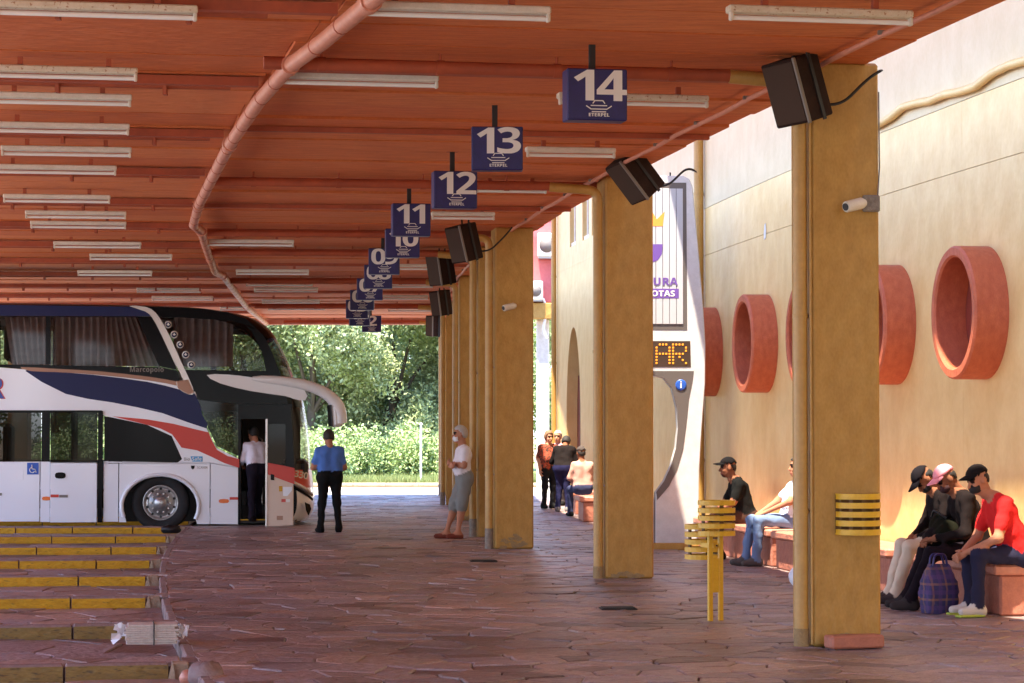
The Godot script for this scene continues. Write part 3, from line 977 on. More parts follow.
# lofted skin across the bus: outline points from below upwards; narrower and lower towards the sides
func skin(list: Array, front_cut, roof_cut, inset = 0.0) -> ArrayMesh:
	var pts = soft(BP(list), 3, false)
	var st = ST(true)
	var n = 14
	var prev = []
	for j in n + 1:
		var t = -1.0 + 2.0 * j / n
		var row = []
		for p in pts:
			row.append(Vector3(p.x - front_cut * pow(abs(t), 3.2) - inset, p.y - roof_cut * pow(abs(t), 5.0), -BW / 2 + t * (BW / 2 - 0.004)))
		if j > 0:
			for i in row.size() - 1: quad(st, prev[i], prev[i + 1], row[i + 1], row[i])
		prev = row
	return done(st)
func bp(called, parent, poly, z, th, m, bv = 0.0):
	return mi(called, platem(poly, z - th, z, bv), m, parent)
func bus():
	M.bus_white = mat(c8(228, 230, 236), 0.28)
	M.bus_white.clearcoat_enabled = true
	M.bus_white.clearcoat = 0.6
	M.bus_white.clearcoat_roughness = 0.08
	M.bus_navy = mat(c8(30, 36, 78), 0.25)
	M.bus_navy.metallic_specular = 0.3
	M.bus_red = mat(c8(196, 44, 24), 0.28)
	M.bus_black = mat(c8(14, 14, 17), 0.12)
	M.bus_black.metallic_specular = 0.22
	M.bus_white_warm = mat(c8(214, 190, 170), 0.35)  # white door leaf with the floor's warm reflection put into its colour
	M.bronze = mat(c8(150, 112, 92), 0.3, Vector3.ONE, 0, 0, 0.4)
	M.silver = mat(c8(196, 190, 186), 0.22, Vector3.ONE, 0, 0, 0.5)
	M.tyre = mat(ntex(c8(34, 33, 34), c8(24, 23, 24), 91), 0.8, Vector3.ONE * 3)
	M.alu = mat(ntex(c8(196, 196, 196), c8(150, 148, 146), 93), 0.3, Vector3.ONE * 3, 0, 0, 0.75)
	M.curtain = mat(ntex(c8(190, 168, 160), c8(156, 136, 130), 95), 0.9, Vector3.ONE * 2)
	M.seat = mat(c8(92, 66, 58), 0.85)
	M.inside = mat(c8(52, 46, 46), 0.9)
	M.mirror_white = mat(c8(226, 224, 222), 0.3)
	var tn = StandardMaterial3D.new()
	tn.albedo_color = Color(0.02, 0.018, 0.02, 0.55)
	tn.transparency = BaseMaterial3D.TRANSPARENCY_ALPHA
	tn.roughness = 0.04
	tn.metallic_specular = 0.3
	M.tint = tn
	var td = tn.duplicate()
	td.albedo_color = Color(0.02, 0.018, 0.018, 0.94)
	M.tint_dark = td
	var tl = tn.duplicate()
	tl.albedo_color = Color(0.03, 0.035, 0.035, 0.34)
	M.tint_light = tl
	var x0 = (313 - 512) / F * BD
	var e = inv(x0, BD)
	var t = thing("double_deck_coach", "white double deck coach with navy and red stripes and its front door open", "bus", P(e.x, e.y, -0.105), yaw(e.y))
	# ---- skins over roof and front
	mi("roof", skin([[228, 310.2], [200, 306.5], [150, 304], [60, 302.6], [0, 302], [-200, 302], [-490, 302], [-500, 306], [-503, 316]], 0.0, 0.16), M.bus_navy, t)
	mi("rear_wall", skin([[-503, 316], [-505, 400], [-505, 500], [-503, 521]], -0.02, 0.0), M.bus_white, t)
	mi("front_roof_cap", skin([[275, 336], [266, 325], [252, 316.5], [240, 312.5], [228, 310.2]], 0.30, 0.16), M.bus_black, t)
	mi("upper_windscreen", skin([[300, 391], [294, 376], [285, 355], [275, 336]], 0.36, 0.10), M.tint, t)
	mi("front_band", skin([[305, 407], [303, 399], [300, 391]], 0.36, 0.04), M.bus_black, t)
	mi("windscreen", skin([[311.5, 470], [310.5, 450], [308.5, 430], [305, 407]], 0.34, 0.0), M.tint_light, t)
	mi("front_panel", skin([[313.5, 488], [312.5, 478], [311.5, 470]], 0.32, 0.0), M.bus_red, t)
	mi("bumper", skin([[296, 522], [307, 521], [313, 512], [314.5, 500], [313.5, 488]], 0.30, 0.0), M.bus_white, t)
	# ---- far side, plain
	for q in [["far_panel", [[-505, 521], [-505, 461], [284, 461], [288, 521]]], ["far_belt", [[-505, 410], [-505, 368], [270, 368], [284, 410]]], ["far_cant", [[-503, 318], [-503, 306], [200, 312], [255, 322], [262, 330]]]]:
		mi(q[0], platem(BP(q[1]), -BW + 0.03, -BW, 0.0), M.bus_white, t)
	for x in [-380, -260, -140, -20, 100, 205]: mi("far_pillar", platem(BP([[x, 368], [x, 316], [x + 6, 316], [x + 6, 368]]), -BW + 0.03, -BW), M.bus_black, t)
	for x in [-400, -200, -60, 60, 160, 262]: mi("far_pillar", platem(BP([[x, 461], [x, 410], [x + 7, 410], [x + 7, 461]]), -BW + 0.03, -BW), M.bus_black, t)
	mi("far_pane", platem(BP([[-503, 368], [-503, 318], [255, 322], [275, 368]]), -BW + 0.02, -BW + 0.012), M.tint_light, t)
	mi("far_pane", platem(BP([[-505, 461], [-505, 410], [284, 410], [288, 461]]), -BW + 0.02, -BW + 0.012), M.tint_light, t)
	# ---- decks
	mi("upper_deck", boxm(Vector3(13.6, 0.30, BW - 0.1), 0.0, Vector3(B(-95, 0).x, B(0, 389).y, -BW / 2)), M.inside, t)
	mi("lower_deck", boxm(Vector3(10.4, 0.12, BW - 0.1), 0.0, Vector3(-8.72, B(0, 497).y, -BW / 2 - 0.02)), M.inside, t)
	mi("bulkhead", boxm(Vector3(0.06, 1.5, BW - 0.2), 0.0, Vector3(B(112, 0).x, B(0, 448).y, -BW / 2)), M.inside, t)
	mi("ceiling", boxm(Vector3(13.0, 0.04, BW - 0.3), 0.0, Vector3(B(-140, 0).x, B(0, 313).y, -BW / 2)), M.inside, t)
	mi("chassis", boxm(Vector3(12.6, 0.3, 1.5), 0.0, Vector3(B(-110, 0).x, 0.55, -BW / 2)), M.black, t)
	for k in 10:
		for zz in [-0.5, -2.0]:
			var sx = B(-420 + k * 62, 0).x
			if k >= 7 and zz == -0.5: continue
			var st = mi("seat", boxm(Vector3(0.48, 0.14, 0.5), 0.05, Vector3(sx, B(0, 389).y + 0.55, zz)), M.seat, t)
			mi("backrest", boxm(Vector3(0.14, 0.66, 0.5), 0.06, Vector3(sx - 0.27, B(0, 389).y + 0.86, zz)), M.seat, st)
	for k in 5:
		var sx = B(-150 + k * 43, 0).x
		var st = mi("seat", boxm(Vector3(0.48, 0.14, 0.5), 0.05, Vector3(sx, B(0, 460).y - 0.25, -0.8)), M.seat, t)
		mi("backrest", boxm(Vector3(0.16, 0.85, 0.52), 0.07, Vector3(sx - 0.26, B(0, 460).y + 0.22, -0.8)), M.seat, st)
	# ---- near side, lower panels
	bp("side_panel", t, BP([[-505, 521], [-505, 461.4], [43.4, 461.4], [43.4, 520.5]]), 0.0, 0.03, M.bus_white, 0.004)
	bp("side_panel", t, BP([[44.2, 521], [44.2, 461.4], [53.4, 461.4], [53.4, 521]]), 0.0, 0.03, M.bus_white, 0.004)
	var dr = bp("service_door", t, BP([[54.0, 521.5], [54.0, 462.5], [99.8, 462.5], [99.8, 521.5]]), 0.03, 0.04, M.bus_white, 0.006)
	bp("handle", dr, soft(BP([[59.5, 472.5], [68, 472.5], [68, 477.5], [59.5, 477.5]]), 3), 0.045, 0.02, M.bus_black, 0.004)
	bp("door_pane", dr, BP([[54.0, 461.4], [54.0, 412], [99.8, 412], [99.8, 461.4]]), 0.03, 0.02, M.tint_dark)
	bp("door_bar", t, BP([[100.4, 521.5], [100.4, 411], [105.2, 411], [105.2, 521.5]]), 0.035, 0.06, M.bus_black, 0.006)
	bp("side_panel", t, BP([[106, 521], [106, 463.2], [120.6, 463.2], [120.6, 521]]), 0.0, 0.03, M.bus_white, 0.004)
	# wheel arch panel with its opening
	var wc = Vector2(162.0, 505.8)
	var poly = [[121.4, 521.5], [121.4, 463.2], [210.8, 463.2], [210.8, 523.5], [198.2, 523.5]]
	for k in 15:
		var a = -0.30 + (PI + 0.48) * k / 14.0
		poly.append([wc.x + cos(a) * 36.2 * (1.0 if cos(a) < 0 else 1.0), wc.y - sin(a) * 29.5])
	poly.append([128.6, 521.5])
	var clean = []
	for q in poly: clean.append([q[0], min(q[1], 523.5)])
	var seen = []
	for q in clean:
		if seen.is_empty() or Vector2(seen[-1][0], seen[-1][1]).distance_to(Vector2(q[0], q[1])) > 0.6: seen.append(q)
	bp("wheel_arch_panel", t, BP(seen), 0.0, 0.03, M.bus_white, 0.0)
	# raised lip round the arch
	var lip = []
	for k in 19:
		var a = -0.42 + (PI + 0.76) * k / 18.0
		var q = B(wc.x + cos(a) * 38.2, min(wc.y - sin(a) * 31.5, 521.5))
		lip.append(Vector3(q.x, q.y, 0.004))
	mi("arch_lip", tubem(lip, 0.038, 8), M.bus_white, t)
	mi("arch_liner", platem(BP([[122, 522], [122, 470], [202, 470], [202, 522]]), -0.62, -0.6), M.black, t)
	bp("side_panel", t, BP([[211.6, 523.5], [211.6, 463.2], [239.4, 467.6], [239.4, 524]]), 0.0, 0.03, M.bus_white, 0.004)
	# belt between the decks
	bp("belt_panel", t, BP([[-505, 368.2], [0, 367.8], [28, 370], [100, 374.5], [180, 384], [196, 392], [207.5, 428.5], [217, 447.5], [240, 459], [240, 467.2], [211, 462.6], [106, 462.6], [106, 461.2], [179, 463 - 0.6], [183.4, 459], [173, 436], [148.5, 424.7], [106.6, 416], [104, 410.4], [-505, 410.4]]), 0.0, 0.03, M.bus_white)
	bp("navy_stripe", t, soft(ZP([[75, 240], [180, 300], [300, 322], [430, 350], [545, 390], [534, 355], [515, 300], [470, 287], [390, 268], [250, 250], [120, 240]]), 2), 0.004, 0.004, M.bus_navy)
	bp("red_stripe", t, ZP([[300, 358], [390, 366], [460, 378], [520, 393], [550, 400], [558, 420], [572, 446], [600, 462], [630, 470], [630, 493], [590, 480], [560, 465], [520, 447], [480, 440], [466, 420], [455, 405], [425, 390], [390, 380]]), 0.004, 0.004, M.bus_red)
	bp("white_flash", t, ZP([[205, 349], [280, 351], [420, 352], [360, 356], [300, 357]]), 0.005, 0.004, M.bus_white)
	# upper glazing band
	bp("cant_rail", t, BP([[-503, 316.8], [-503, 306], [0, 306], [140, 307.5], [152, 312], [155, 316.8]]), 0.0, 0.03, M.bus_navy)
	bp("waist_rail", t, BP([[-505, 368.0], [-505, 364.8], [0, 364.8], [162, 367.5], [178, 371], [182, 383.4], [100, 374.3], [28, 369.8], [0, 367.6]]), 0.001, 0.03, M.bus_black)
	for x in [-410, -300, -190, -80, 48.5]: bp("window_pillar", t, BP([[x, 364.7], [x, 316.9], [x + 4.5, 316.9], [x + 4.5, 364.7]]), 0.0, 0.03, M.bus_black)
	bp("window_pillar", t, BP([[160, 366.6], [138, 317], [155.5, 317], [178, 370]]), 0.0, 0.03, M.bus_black)
	bp("upper_pane", t, BP([[-503, 364.7], [-503, 316.9], [48.4, 316.9], [48.4, 364.7]]), -0.008, 0.008, M.tint)
	bp("upper_pane", t, BP([[53.1, 365.6], [53.1, 316.9], [137.8, 316.9], [160, 366.5]]), -0.008, 0.008, M.tint)
	# curtains
	for q in [[-70, -22], [-18, 0], [13, 53.5], [54, 105.4], [105, 160], [174, 233]]:
		var st = ST(true)
		var nn = 40
		for k in nn:
			for h in 4:
				var row = []
				for w in [[k, h], [k + 1, h], [k + 1, h + 1], [k, h + 1]]:
					var u = float(w[0]) / nn
					var v = w[1] / 4.0
					var wig = 0.035 * sin(u * 46.0 + q[0]) + 0.018 * sin(u * 91.0 + 1.3 + v)
					var sk = (q[0] - 12 if false else 0)
					var top = 317.5
					var bot = 366.5
					var xx = lerp(float(q[0]), float(q[1]), u)
					if q[0] == 105: xx = lerp(float(q[0]), lerp(140.0, 160.0, v), u)
					if q[0] == 13: xx = lerp(lerp(7.0, 15.0, v), float(q[1]), u)
					var b = B(xx, lerp(top, bot, v))
					row.append(Vector3(b.x, b.y, -0.14 + wig))
				quad(st, row[0], row[1], row[2], row[3])
		mi("curtain", done(st), M.curtain, t)
	# copper strip below the windows and the slanted silver pillar
	bp("copper_strip", t, soft(BP([[24, 367.6], [60, 369.4], [100, 371.6], [150, 377], [178, 381.8], [192, 385], [190, 391], [180, 386.4], [150, 380.8], [100, 375.2], [60, 372.6], [34, 371.6]]), 2), 0.012, 0.012, M.bronze, 0.003)
	bp("slanted_pillar", t, soft(ZP([[342, 70], [385, 72], [412, 88], [436, 125], [458, 170], [480, 220], [500, 262], [512, 296], [498, 301], [470, 285], [466, 266], [484, 264], [462, 220], [440, 174], [420, 132], [402, 100], [384, 84]]), 2), 0.03, 0.04, M.silver, 0.006)
	bp("pillar_foot", t, ZP([[470, 285], [466, 266], [497, 262], [512, 296], [498, 301]]), 0.034, 0.02, M.bronze, 0.004)
	# front quarter: black surround with a window, see-through at its front end
	bp("front_cant", t, BP([[131, 306.6], [200, 308.6], [228, 312.8], [246, 318.6], [258, 330], [250, 326], [232, 321], [180, 318], [164, 318], [156, 313.4]]), 0.0, 0.03, M.bus_black)
	bp("front_waist", t, BP([[180, 370], [266, 371], [274, 384], [281, 404], [238, 404], [200, 400], [196, 392], [188, 390]]), 0.0, 0.03, M.bus_black)
	bp("front_pillar", t, BP([[258, 330], [264, 336], [272, 352], [283, 380], [288, 404], [281, 404], [274, 384], [266, 371], [262, 352], [252, 332], [246, 326]]), 0.0, 0.03, M.bus_black)
	bp("quarter_pane", t, BP([[158, 318.2], [180, 318.2], [232, 321.2], [250, 328], [260, 350], [265.6, 370.8], [180, 369.8], [164, 332]]), -0.008, 0.008, M.tint)
	var stick = [[169, 325], [175, 335], [181, 345], [186.5, 355], [192, 365]]
	for q in stick:
		var c = B(q[0], q[1])
		var ds = ST(true)
		lathe(ds, [Vector2(0.066, 0.0), Vector2(0.066, 0.004), Vector2(0, 0.004)], 20, Transform3D(Basis(Vector3.RIGHT, PI / 2), Vector3(c.x, c.y, 0.0)))
		var sk = mi("round_sticker", done(ds), M.signwhite, t)
		var d2 = ST(true)
		lathe(d2, [Vector2(0.046, 0.0), Vector2(0.046, 0.006), Vector2(0, 0.006)], 16, Transform3D(Basis(Vector3.RIGHT, PI / 2), Vector3(c.x, c.y, 0.0)))
		mi("sticker_print", done(d2), M.bus_navy, sk)
		var pg = ST()
		box(pg, Vector3(c.x, c.y, 0.008), Vector3(0.05, 0.02, 0.004), 0)
		box(pg, Vector3(c.x, c.y + 0.006, 0.008), Vector3(0.018, 0.05, 0.003), 0)
		mi("sticker_mark", done(pg), M.signwhite, sk)
	# lower dark panes
	bp("lower_pane", t, BP([[-505, 461.2], [-505, 410.6], [44.6, 410.6], [44.6, 461.2]]), -0.006, 0.008, M.tint_dark)
	bp("pane_post", t, BP([[45, 461.3], [45, 410.6], [53.2, 410.6], [53.2, 461.3]]), 0.0, 0.03, M.bus_black)
	bp("window_top_rail", t, BP([[-505, 413], [-505, 410.5], [104, 410.5], [104, 413]]), 0.002, 0.02, M.bus_black)
	for x in [-330, -200, -90]: bp("pane_post", t, BP([[x, 461.3], [x, 410.6], [x + 6, 410.6], [x + 6, 461.3]]), 0.0, 0.03, M.bus_black)
	bp("lower_pane", t, ZP([[280, 474], [280, 358], [330, 366], [390, 380], [430, 395], [455, 410], [470, 440], [482, 468], [474, 478], [466, 479]]), -0.004, 0.008, M.bus_black)
	bp("front_side_pane", t, BP([[197, 394], [200, 400.2], [238, 404.2], [240, 404.2], [240, 456], [228, 451], [217.5, 446], [209, 428]]), -0.006, 0.008, M.tint_dark)
	bp("door_header", t, BP([[240.4, 419], [240.4, 404.3], [290, 404.3], [291.6, 419]]), 0.0, 0.03, M.bus_black)
	bp("door_post", t, BP([[238.8, 524], [238.8, 404.3], [241, 404.3], [241, 524]]), 0.001, 0.1, M.bus_black)
	# entrance: well, steps, inner walls
	mi("stair_wall", platem(BP([[241, 524], [241, 404], [300, 404], [300, 524]]), -1.26, -1.3), M.inside, t)
	mi("stair_side", boxm(Vector3(0.05, 2.1, 1.2), 0.0, Vector3(B(240, 0).x, B(0, 464).y, -0.66)), M.black, t)
	mi("step", boxm(Vector3(0.9, 0.06, 1.15), 0.01, Vector3(B(266, 0).x, B(0, 521.4).y, -0.62)), M.dark, t)
	mi("step", boxm(Vector3(0.9, 0.26, 0.72), 0.01, Vector3(B(266, 0).x, B(0, 513).y, -0.86)), M.dark, t)
	mi("step_edge", boxm(Vector3(0.44, 0.02, 0.03), 0.0, Vector3(B(253.5, 0).x, B(0, 519.4).y, -0.03)), M.kerb, t)
	mi("grab_rail", tubem([Vector3(B(262, 0).x, B(0, 505).y, -0.5), Vector3(B(262, 0).x, B(0, 440).y, -0.5), Vector3(B(250, 0).x, B(0, 430).y, -0.8)], 0.018, 8), M.silver, t)
	mi("dashboard", boxm(Vector3(0.5, 0.34, 2.2), 0.06, Vector3(B(294, 0).x, B(0, 470).y, -BW / 2 - 0.1)), M.black, t)
	mi("driver_seat", boxm(Vector3(0.18, 0.95, 0.5), 0.08, Vector3(B(258, 0).x, B(0, 452).y, -1.8)), M.black, t)
	mi("corner_post", platem(BP([[290.5, 521], [288, 404], [292, 404], [297, 470], [297, 521]]), -0.18, -0.14), M.bus_black, t)
	# open door leaf, slid forward and standing proud of the side
	var lf = bp("front_door", t, BP([[267, 526.5], [267, 464], [280, 467.6], [294, 473], [294, 524.5]]), 0.17, 0.05, M.bus_white_warm, 0.01)
	bp("door_frame", lf, BP([[266.2, 527], [266.2, 419], [268.2, 419], [268.2, 527]]), 0.185, 0.08, M.silver, 0.003)
	bp("door_frame", lf, BP([[268.2, 424], [268.2, 419], [291, 419], [292, 424]]), 0.17, 0.05, M.bus_black)
	bp("door_frame", lf, BP([[286, 466], [286, 424], [292, 424], [295, 470]]), 0.17, 0.05, M.bus_black)
	bp("door_glass", lf, BP([[268.4, 463], [268.4, 424.2], [285.9, 424.2], [285.9, 464]]), 0.15, 0.01, M.tint)
	bp("red_band", lf, BP([[268.4, 474], [268.4, 462.5], [285, 465.5], [295, 468], [295, 484], [284, 480]]), 0.176, 0.012, M.bus_red)
	bp("latch", lf, BP([[271.4, 479.5], [271.4, 473.5], [275, 474.5], [275, 480]]), 0.178, 0.01, M.bus_black)
	bp("yellow_tag", lf, BP([[279.6, 491], [279.6, 485.6], [283, 485.6], [283, 491]]), 0.175, 0.006, M.kerb)
	bp("pale_tag", lf, BP([[283.6, 495.5], [283.6, 486.5], [292.4, 486.5], [292.4, 490], [288, 495.5]]), 0.175, 0.006, M.bus_white)
	bp("red_reflector", lf, BP([[282, 501.6], [282, 498.6], [286.2, 498.6], [286.2, 501.6]]), 0.176, 0.006, M.bus_red)
	bp("white_reflector", lf, BP([[286.6, 501.6], [286.6, 498.6], [290.6, 498.6], [290.6, 501.6]]), 0.176, 0.006, M.signwhite)
	bp("maker_plate", lf, BP([[277.5, 519.4], [277.5, 515.2], [283.6, 515.2], [283.6, 519.4]]), 0.176, 0.006, M.bronze)
	# headlamp line and fog lamp on the bumper corner
	var hl = mi("headlamp", tubem([Vector3(B(285, 0).x, B(0, 478).y, 0.13), Vector3(B(296, 0).x, B(0, 484).y, 0.03), Vector3(B(306, 0).x, B(0, 490).y, -0.25), Vector3(B(311, 0).x, B(0, 495).y, -0.6)], 0.045, 8), M.silver, t)
	mi("headlamp_trim", tubem([Vector3(B(283, 0).x, B(0, 477).y, 0.15), Vector3(B(296, 0).x, B(0, 488).y, 0.02), Vector3(B(306, 0).x, B(0, 494).y, -0.24), Vector3(B(312, 0).x, B(0, 500).y, -0.6)], 0.03, 8), M.bus_black, hl)
	mi("fog_lamp", platem([Vector2(-0.09, 0.10), Vector2(0.03, 0.06), Vector2(0.07, -0.02), Vector2(0.0, -0.13), Vector2(-0.06, -0.04)], 0, 0.02, 0.004), M.bus_black, t, Vector3(B(308.5, 0).x, B(0, 508).y, -0.16), Vector3(0, 0.85, 0))
	var nb = mi("fleet_number", text_mesh("330", 0.12, 0.006), M.silver, t, Vector3(B(300, 0).x + 0.03, B(0, 474.8).y, 0.03), Vector3(0, 0.45, -0.2))
	# marks on the side
	var wt = mi("wheelchair_sign", platem(BP([[31, 474], [31, 462.4], [42.4, 462.4], [42.4, 474]]), 0.0, 0.004), M.sign_blue, t)
	var ws = ST(true)
	var c0 = B(36.2, 469.6)
	var arcp = []
	for k in 15:
		var a = -0.5 - 4.1 * k / 14.0
		arcp.append(Vector3(c0.x + cos(a) * 0.045, c0.y + sin(a) * 0.045, 0.006))
	tube(ws, arcp, 0.008, 6)
	tube(ws, [Vector3(c0.x - 0.008, c0.y + 0.095, 0.006), Vector3(c0.x - 0.006, c0.y + 0.02, 0.006), Vector3(c0.x + 0.045, c0.y + 0.015, 0.006), Vector3(c0.x + 0.065, c0.y - 0.045, 0.006)], 0.009, 6)
	mi("wheelchair_mark", done(ws), M.signwhite, wt)
	for q in [["amber_marker", 46.6, 53.6, 496.2, 499.4, M.amber], ["red_reflector", 54.4, 62.4, 493.8, 496.6, M.bus_red], ["grey_reflector", 62.8, 71.2, 494.2, 496.8, M.grille], ["grey_reflector", -4, 6.6, 492.2, 494.8, M.grille], ["amber_marker", 220.6, 229, 499, 502.4, M.amber], ["red_reflector", 230.6, 239, 496.8, 499.4, M.bus_red]]:
		bp(q[0], t, soft(BP([[q[1], q[4]], [q[1], q[3]], [q[2], q[3]], [q[2], q[4]]]), 2) if q[0] == "amber_marker" else BP([[q[1], q[4]], [q[1], q[3]], [q[2], q[3]], [q[2], q[4]]]), 0.045 if q[1] > 53.8 and q[1] < 99 else 0.012, 0.014, q[5])
	bp("service_flap", t, BP([[21.6, 479.4], [21.6, 469.2], [27.6, 469.2], [27.6, 479.4]]), 0.004, 0.006, M.bus_white, 0.002)
	var lb = bp("blue_label", t, BP([[193.6, 461.4], [191.6, 456.2], [203.6, 456.2], [203.6, 461.4]]), 0.0055, 0.004, M.label_blue)
	mi("lettering", text_mesh("Safe", 0.06, 0.003), M.signwhite, lb, Vector3(B(198, 0).x, B(0, 458.8).y, 0.007))
	mi("lettering", text_mesh("Bio", 0.055, 0.003, false), M.grille, t, Vector3(B(188, 0).x, B(0, 459).y, 0.003))
	bp("shield_mark", t, BP([[192, 465.4], [196, 465.4], [195.6, 468], [194, 469.4], [192.4, 468]]), 0.004, 0.004, M.bus_black)
	mi("lettering", text_mesh("SCANIA", 0.04, 0.003, false), M.grille, t, Vector3(B(203.4, 0).x, B(0, 467.4).y, 0.003))
	mi("lettering", text_mesh("Marcopolo", 0.085, 0.004, true, true), M.grille, t, Vector3(B(148, 0).x, B(0, 369.9).y + 0.0, 0.006))
	mi("letter_shadow", text_mesh("R", 0.37, 0.003), M.bus_red, t, Vector3(B(0.2, 0).x, B(0, 389.2).y, 0.0022))
	mi("letter", text_mesh("R", 0.37, 0.003), M.bus_blue, t, Vector3(B(-1.0, 0).x, B(0, 388.8).y, 0.0046))
	# ---- mirror arm
	var ar = bp("mirror_arm", t, soft(ZP([[545, 250], [600, 249], [662, 256], [730, 268], [800, 290], [802, 316], [770, 312], [750, 305], [660, 292], [580, 272]]), 2), 0.06, 0.06, M.mirror_white, 0.012)
	var pts = []
	for q in [[664, 259], [720, 263], [790, 273], [845, 292], [878, 318], [893, 345], [896, 376]]:
		var b = Z1(q[0], q[1])
		pts.append(Vector3(b.x, b.y, 0.09))
	pts = soft3(pts)
	mi("arm_tube", tubem(pts, [0.035, 0.06, 0.075, 0.085, 0.09, 0.095, 0.1, 0.105, 0.11, 0.11, 0.11, 0.105, 0.10], 12), M.mirror_white, ar)
	var hd = mi("mirror_head", boxm(Vector3(0.20, 0.46, 0.26), 0.05), M.mirror_white, ar, Vector3(Z1(882, 0).x, Z1(0, 352).y, 0.04), Vector3(0, 0.3, 0.08))
	mi("mirror_glass", boxm(Vector3(0.02, 0.38, 0.22), 0.01, Vector3(-0.11, -0.02, 0)), M.black, hd)
	# ---- wheels
	for q in [162.0, -330.0, -404.0]:
		for sd in [0, 1]:
			var wcx = B(q, 0).x
			var w = Node3D.new()
			w.name = "wheel"
			t.add_child(w, true)
			w.position = Vector3(wcx, 0.505, -0.07 if sd == 0 else -BW + 0.07)
			w.rotation.y = 0.0 if sd == 0 else PI
			var ty = ST(true)
			var X = Transform3D(Basis(Vector3.RIGHT, PI / 2), Vector3.ZERO)
			lathe(ty, [Vector2(0.30, -0.29), Vector2(0.47, -0.29), Vector2(0.505, -0.25), Vector2(0.505, -0.05), Vector2(0.47, -0.005), Vector2(0.40, 0.0), Vector2(0.315, -0.02), Vector2(0.30, -0.04)], 40, X)
			mi("tyre", done(ty), M.tyre, w)
			var rm = ST(true)
			lathe(rm, [Vector2(0.315, -0.03), Vector2(0.30, -0.015), Vector2(0.285, -0.03), Vector2(0.27, -0.09), Vector2(0.22, -0.075), Vector2(0.20, -0.04), Vector2(0.14, -0.03), Vector2(0.12, 0.02), Vector2(0.08, 0.05), Vector2(0.0, 0.055)], 40, X)
			var rim = mi("rim", done(rm), M.alu, w)
			for k in 10:
				var a = TAU * k / 10
				mi("wheel_nut", tubem([Vector3(cos(a) * 0.168, sin(a) * 0.168, -0.04), Vector3(cos(a) * 0.168, sin(a) * 0.168, 0.0)], 0.016, 6), M.silver, rim)
				var a2 = a + 0.31
				mi("hand_hole", tubem([Vector3(cos(a2) * 0.246, sin(a2) * 0.246, -0.09), Vector3(cos(a2) * 0.246, sin(a2) * 0.246, -0.074)], 0.024, 8), M.black, rim)
			mi("axle_stub", tubem([Vector3(0, 0, -0.3), Vector3(0, 0, -1.27)], 0.09, 8), M.black, w)
	BUS = t
var BUS: Node3D
func soft3(list: Array) -> Array:
	var out = []
	for i in list.size() - 1:
		var p0 = list[max(i - 1, 0)]
		var p3 = list[min(i + 2, list.size() - 1)]
		out.append(list[i])
		out.append(list[i].cubic_interpolate(list[i + 1], p0, p3, 0.5))
	out.append(list[-1])
	return out
# ------------------------------------------------------------------ beyond the canopy
func crown(parent, called, lobes: Array, n: int, c1: Color, c2: Color, sd: int, scale := 1.0, per := 24):
	# thousands of folded leaves in loose clumps through the volume of the lobes, as one mesh
	var r := RandomNumberGenerator.new()
	r.seed = sd
	var nz: FastNoiseLite = fn(sd, 0.35, 3)
	var vs := PackedVector3Array()
	var ns := PackedVector3Array()
	var cs := PackedColorArray()
	var tot := 0.0
	for l in lobes: tot += pow(l[1].x * l[1].y * l[1].z, 0.667)
	for l in lobes:
		var m := int(n * pow(l[1].x * l[1].y * l[1].z, 0.667) / tot)
		for i in m:
			var v := Vector3(r.randfn(), r.randfn(), r.randfn()).normalized()
			var rad: float = pow(r.randf(), 0.35) * (1.0 + 0.28 * nz.get_noise_3d(v.x * 3 + sd, v.y * 3, v.z * 3))
			var p: Vector3 = l[0] + v * l[1] * rad
			if nz.get_noise_3d(p.x * 2.6, p.y * 2.6, p.z * 2.6 + sd) < -0.22: p += v * 0.25
			var col := c1.lerp(c2, clamp(0.5 + r.randfn() * 0.22 + 0.5 * nz.get_noise_3d(p.x, p.y, p.z), 0.0, 1.0))
			for k in per:
				var q := p + Vector3(r.randfn(), r.randfn(), r.randfn()) * 0.19 * scale
				var s := 0.092 * scale * r.randf_range(0.6, 1.3)
				var u := Vector3(r.randfn(), r.randfn(), r.randfn()).normalized()
				var w := u.cross(Vector3(r.randfn(), r.randfn(), r.randfn())).normalized()
				var x := u.cross(w)
				var a := q - u * s
				var c := q + u * s
				var e := q - w * s * 0.45 + x * s * 0.12
				var f := q + w * s * 0.45 + x * s * 0.12
				vs.append_array(PackedVector3Array([a, e, c, a, c, f]))
				var n1 := (c - a).cross(e - a).normalized()
				var n2 := (f - a).cross(c - a).normalized()
				ns.append_array(PackedVector3Array([n1, n1, n1, n2, n2, n2]))
				var cc := col.lightened(r.randf() * 0.08)
				for z in 6: cs.append(cc)
	var arr := []
	arr.resize(Mesh.ARRAY_MAX)
	arr[Mesh.ARRAY_VERTEX] = vs
	arr[Mesh.ARRAY_NORMAL] = ns
	arr[Mesh.ARRAY_COLOR] = cs
	var me := ArrayMesh.new()
	me.add_surface_from_arrays(Mesh.PRIMITIVE_TRIANGLES, arr)
	return mi(called, me, M.leaf, parent)
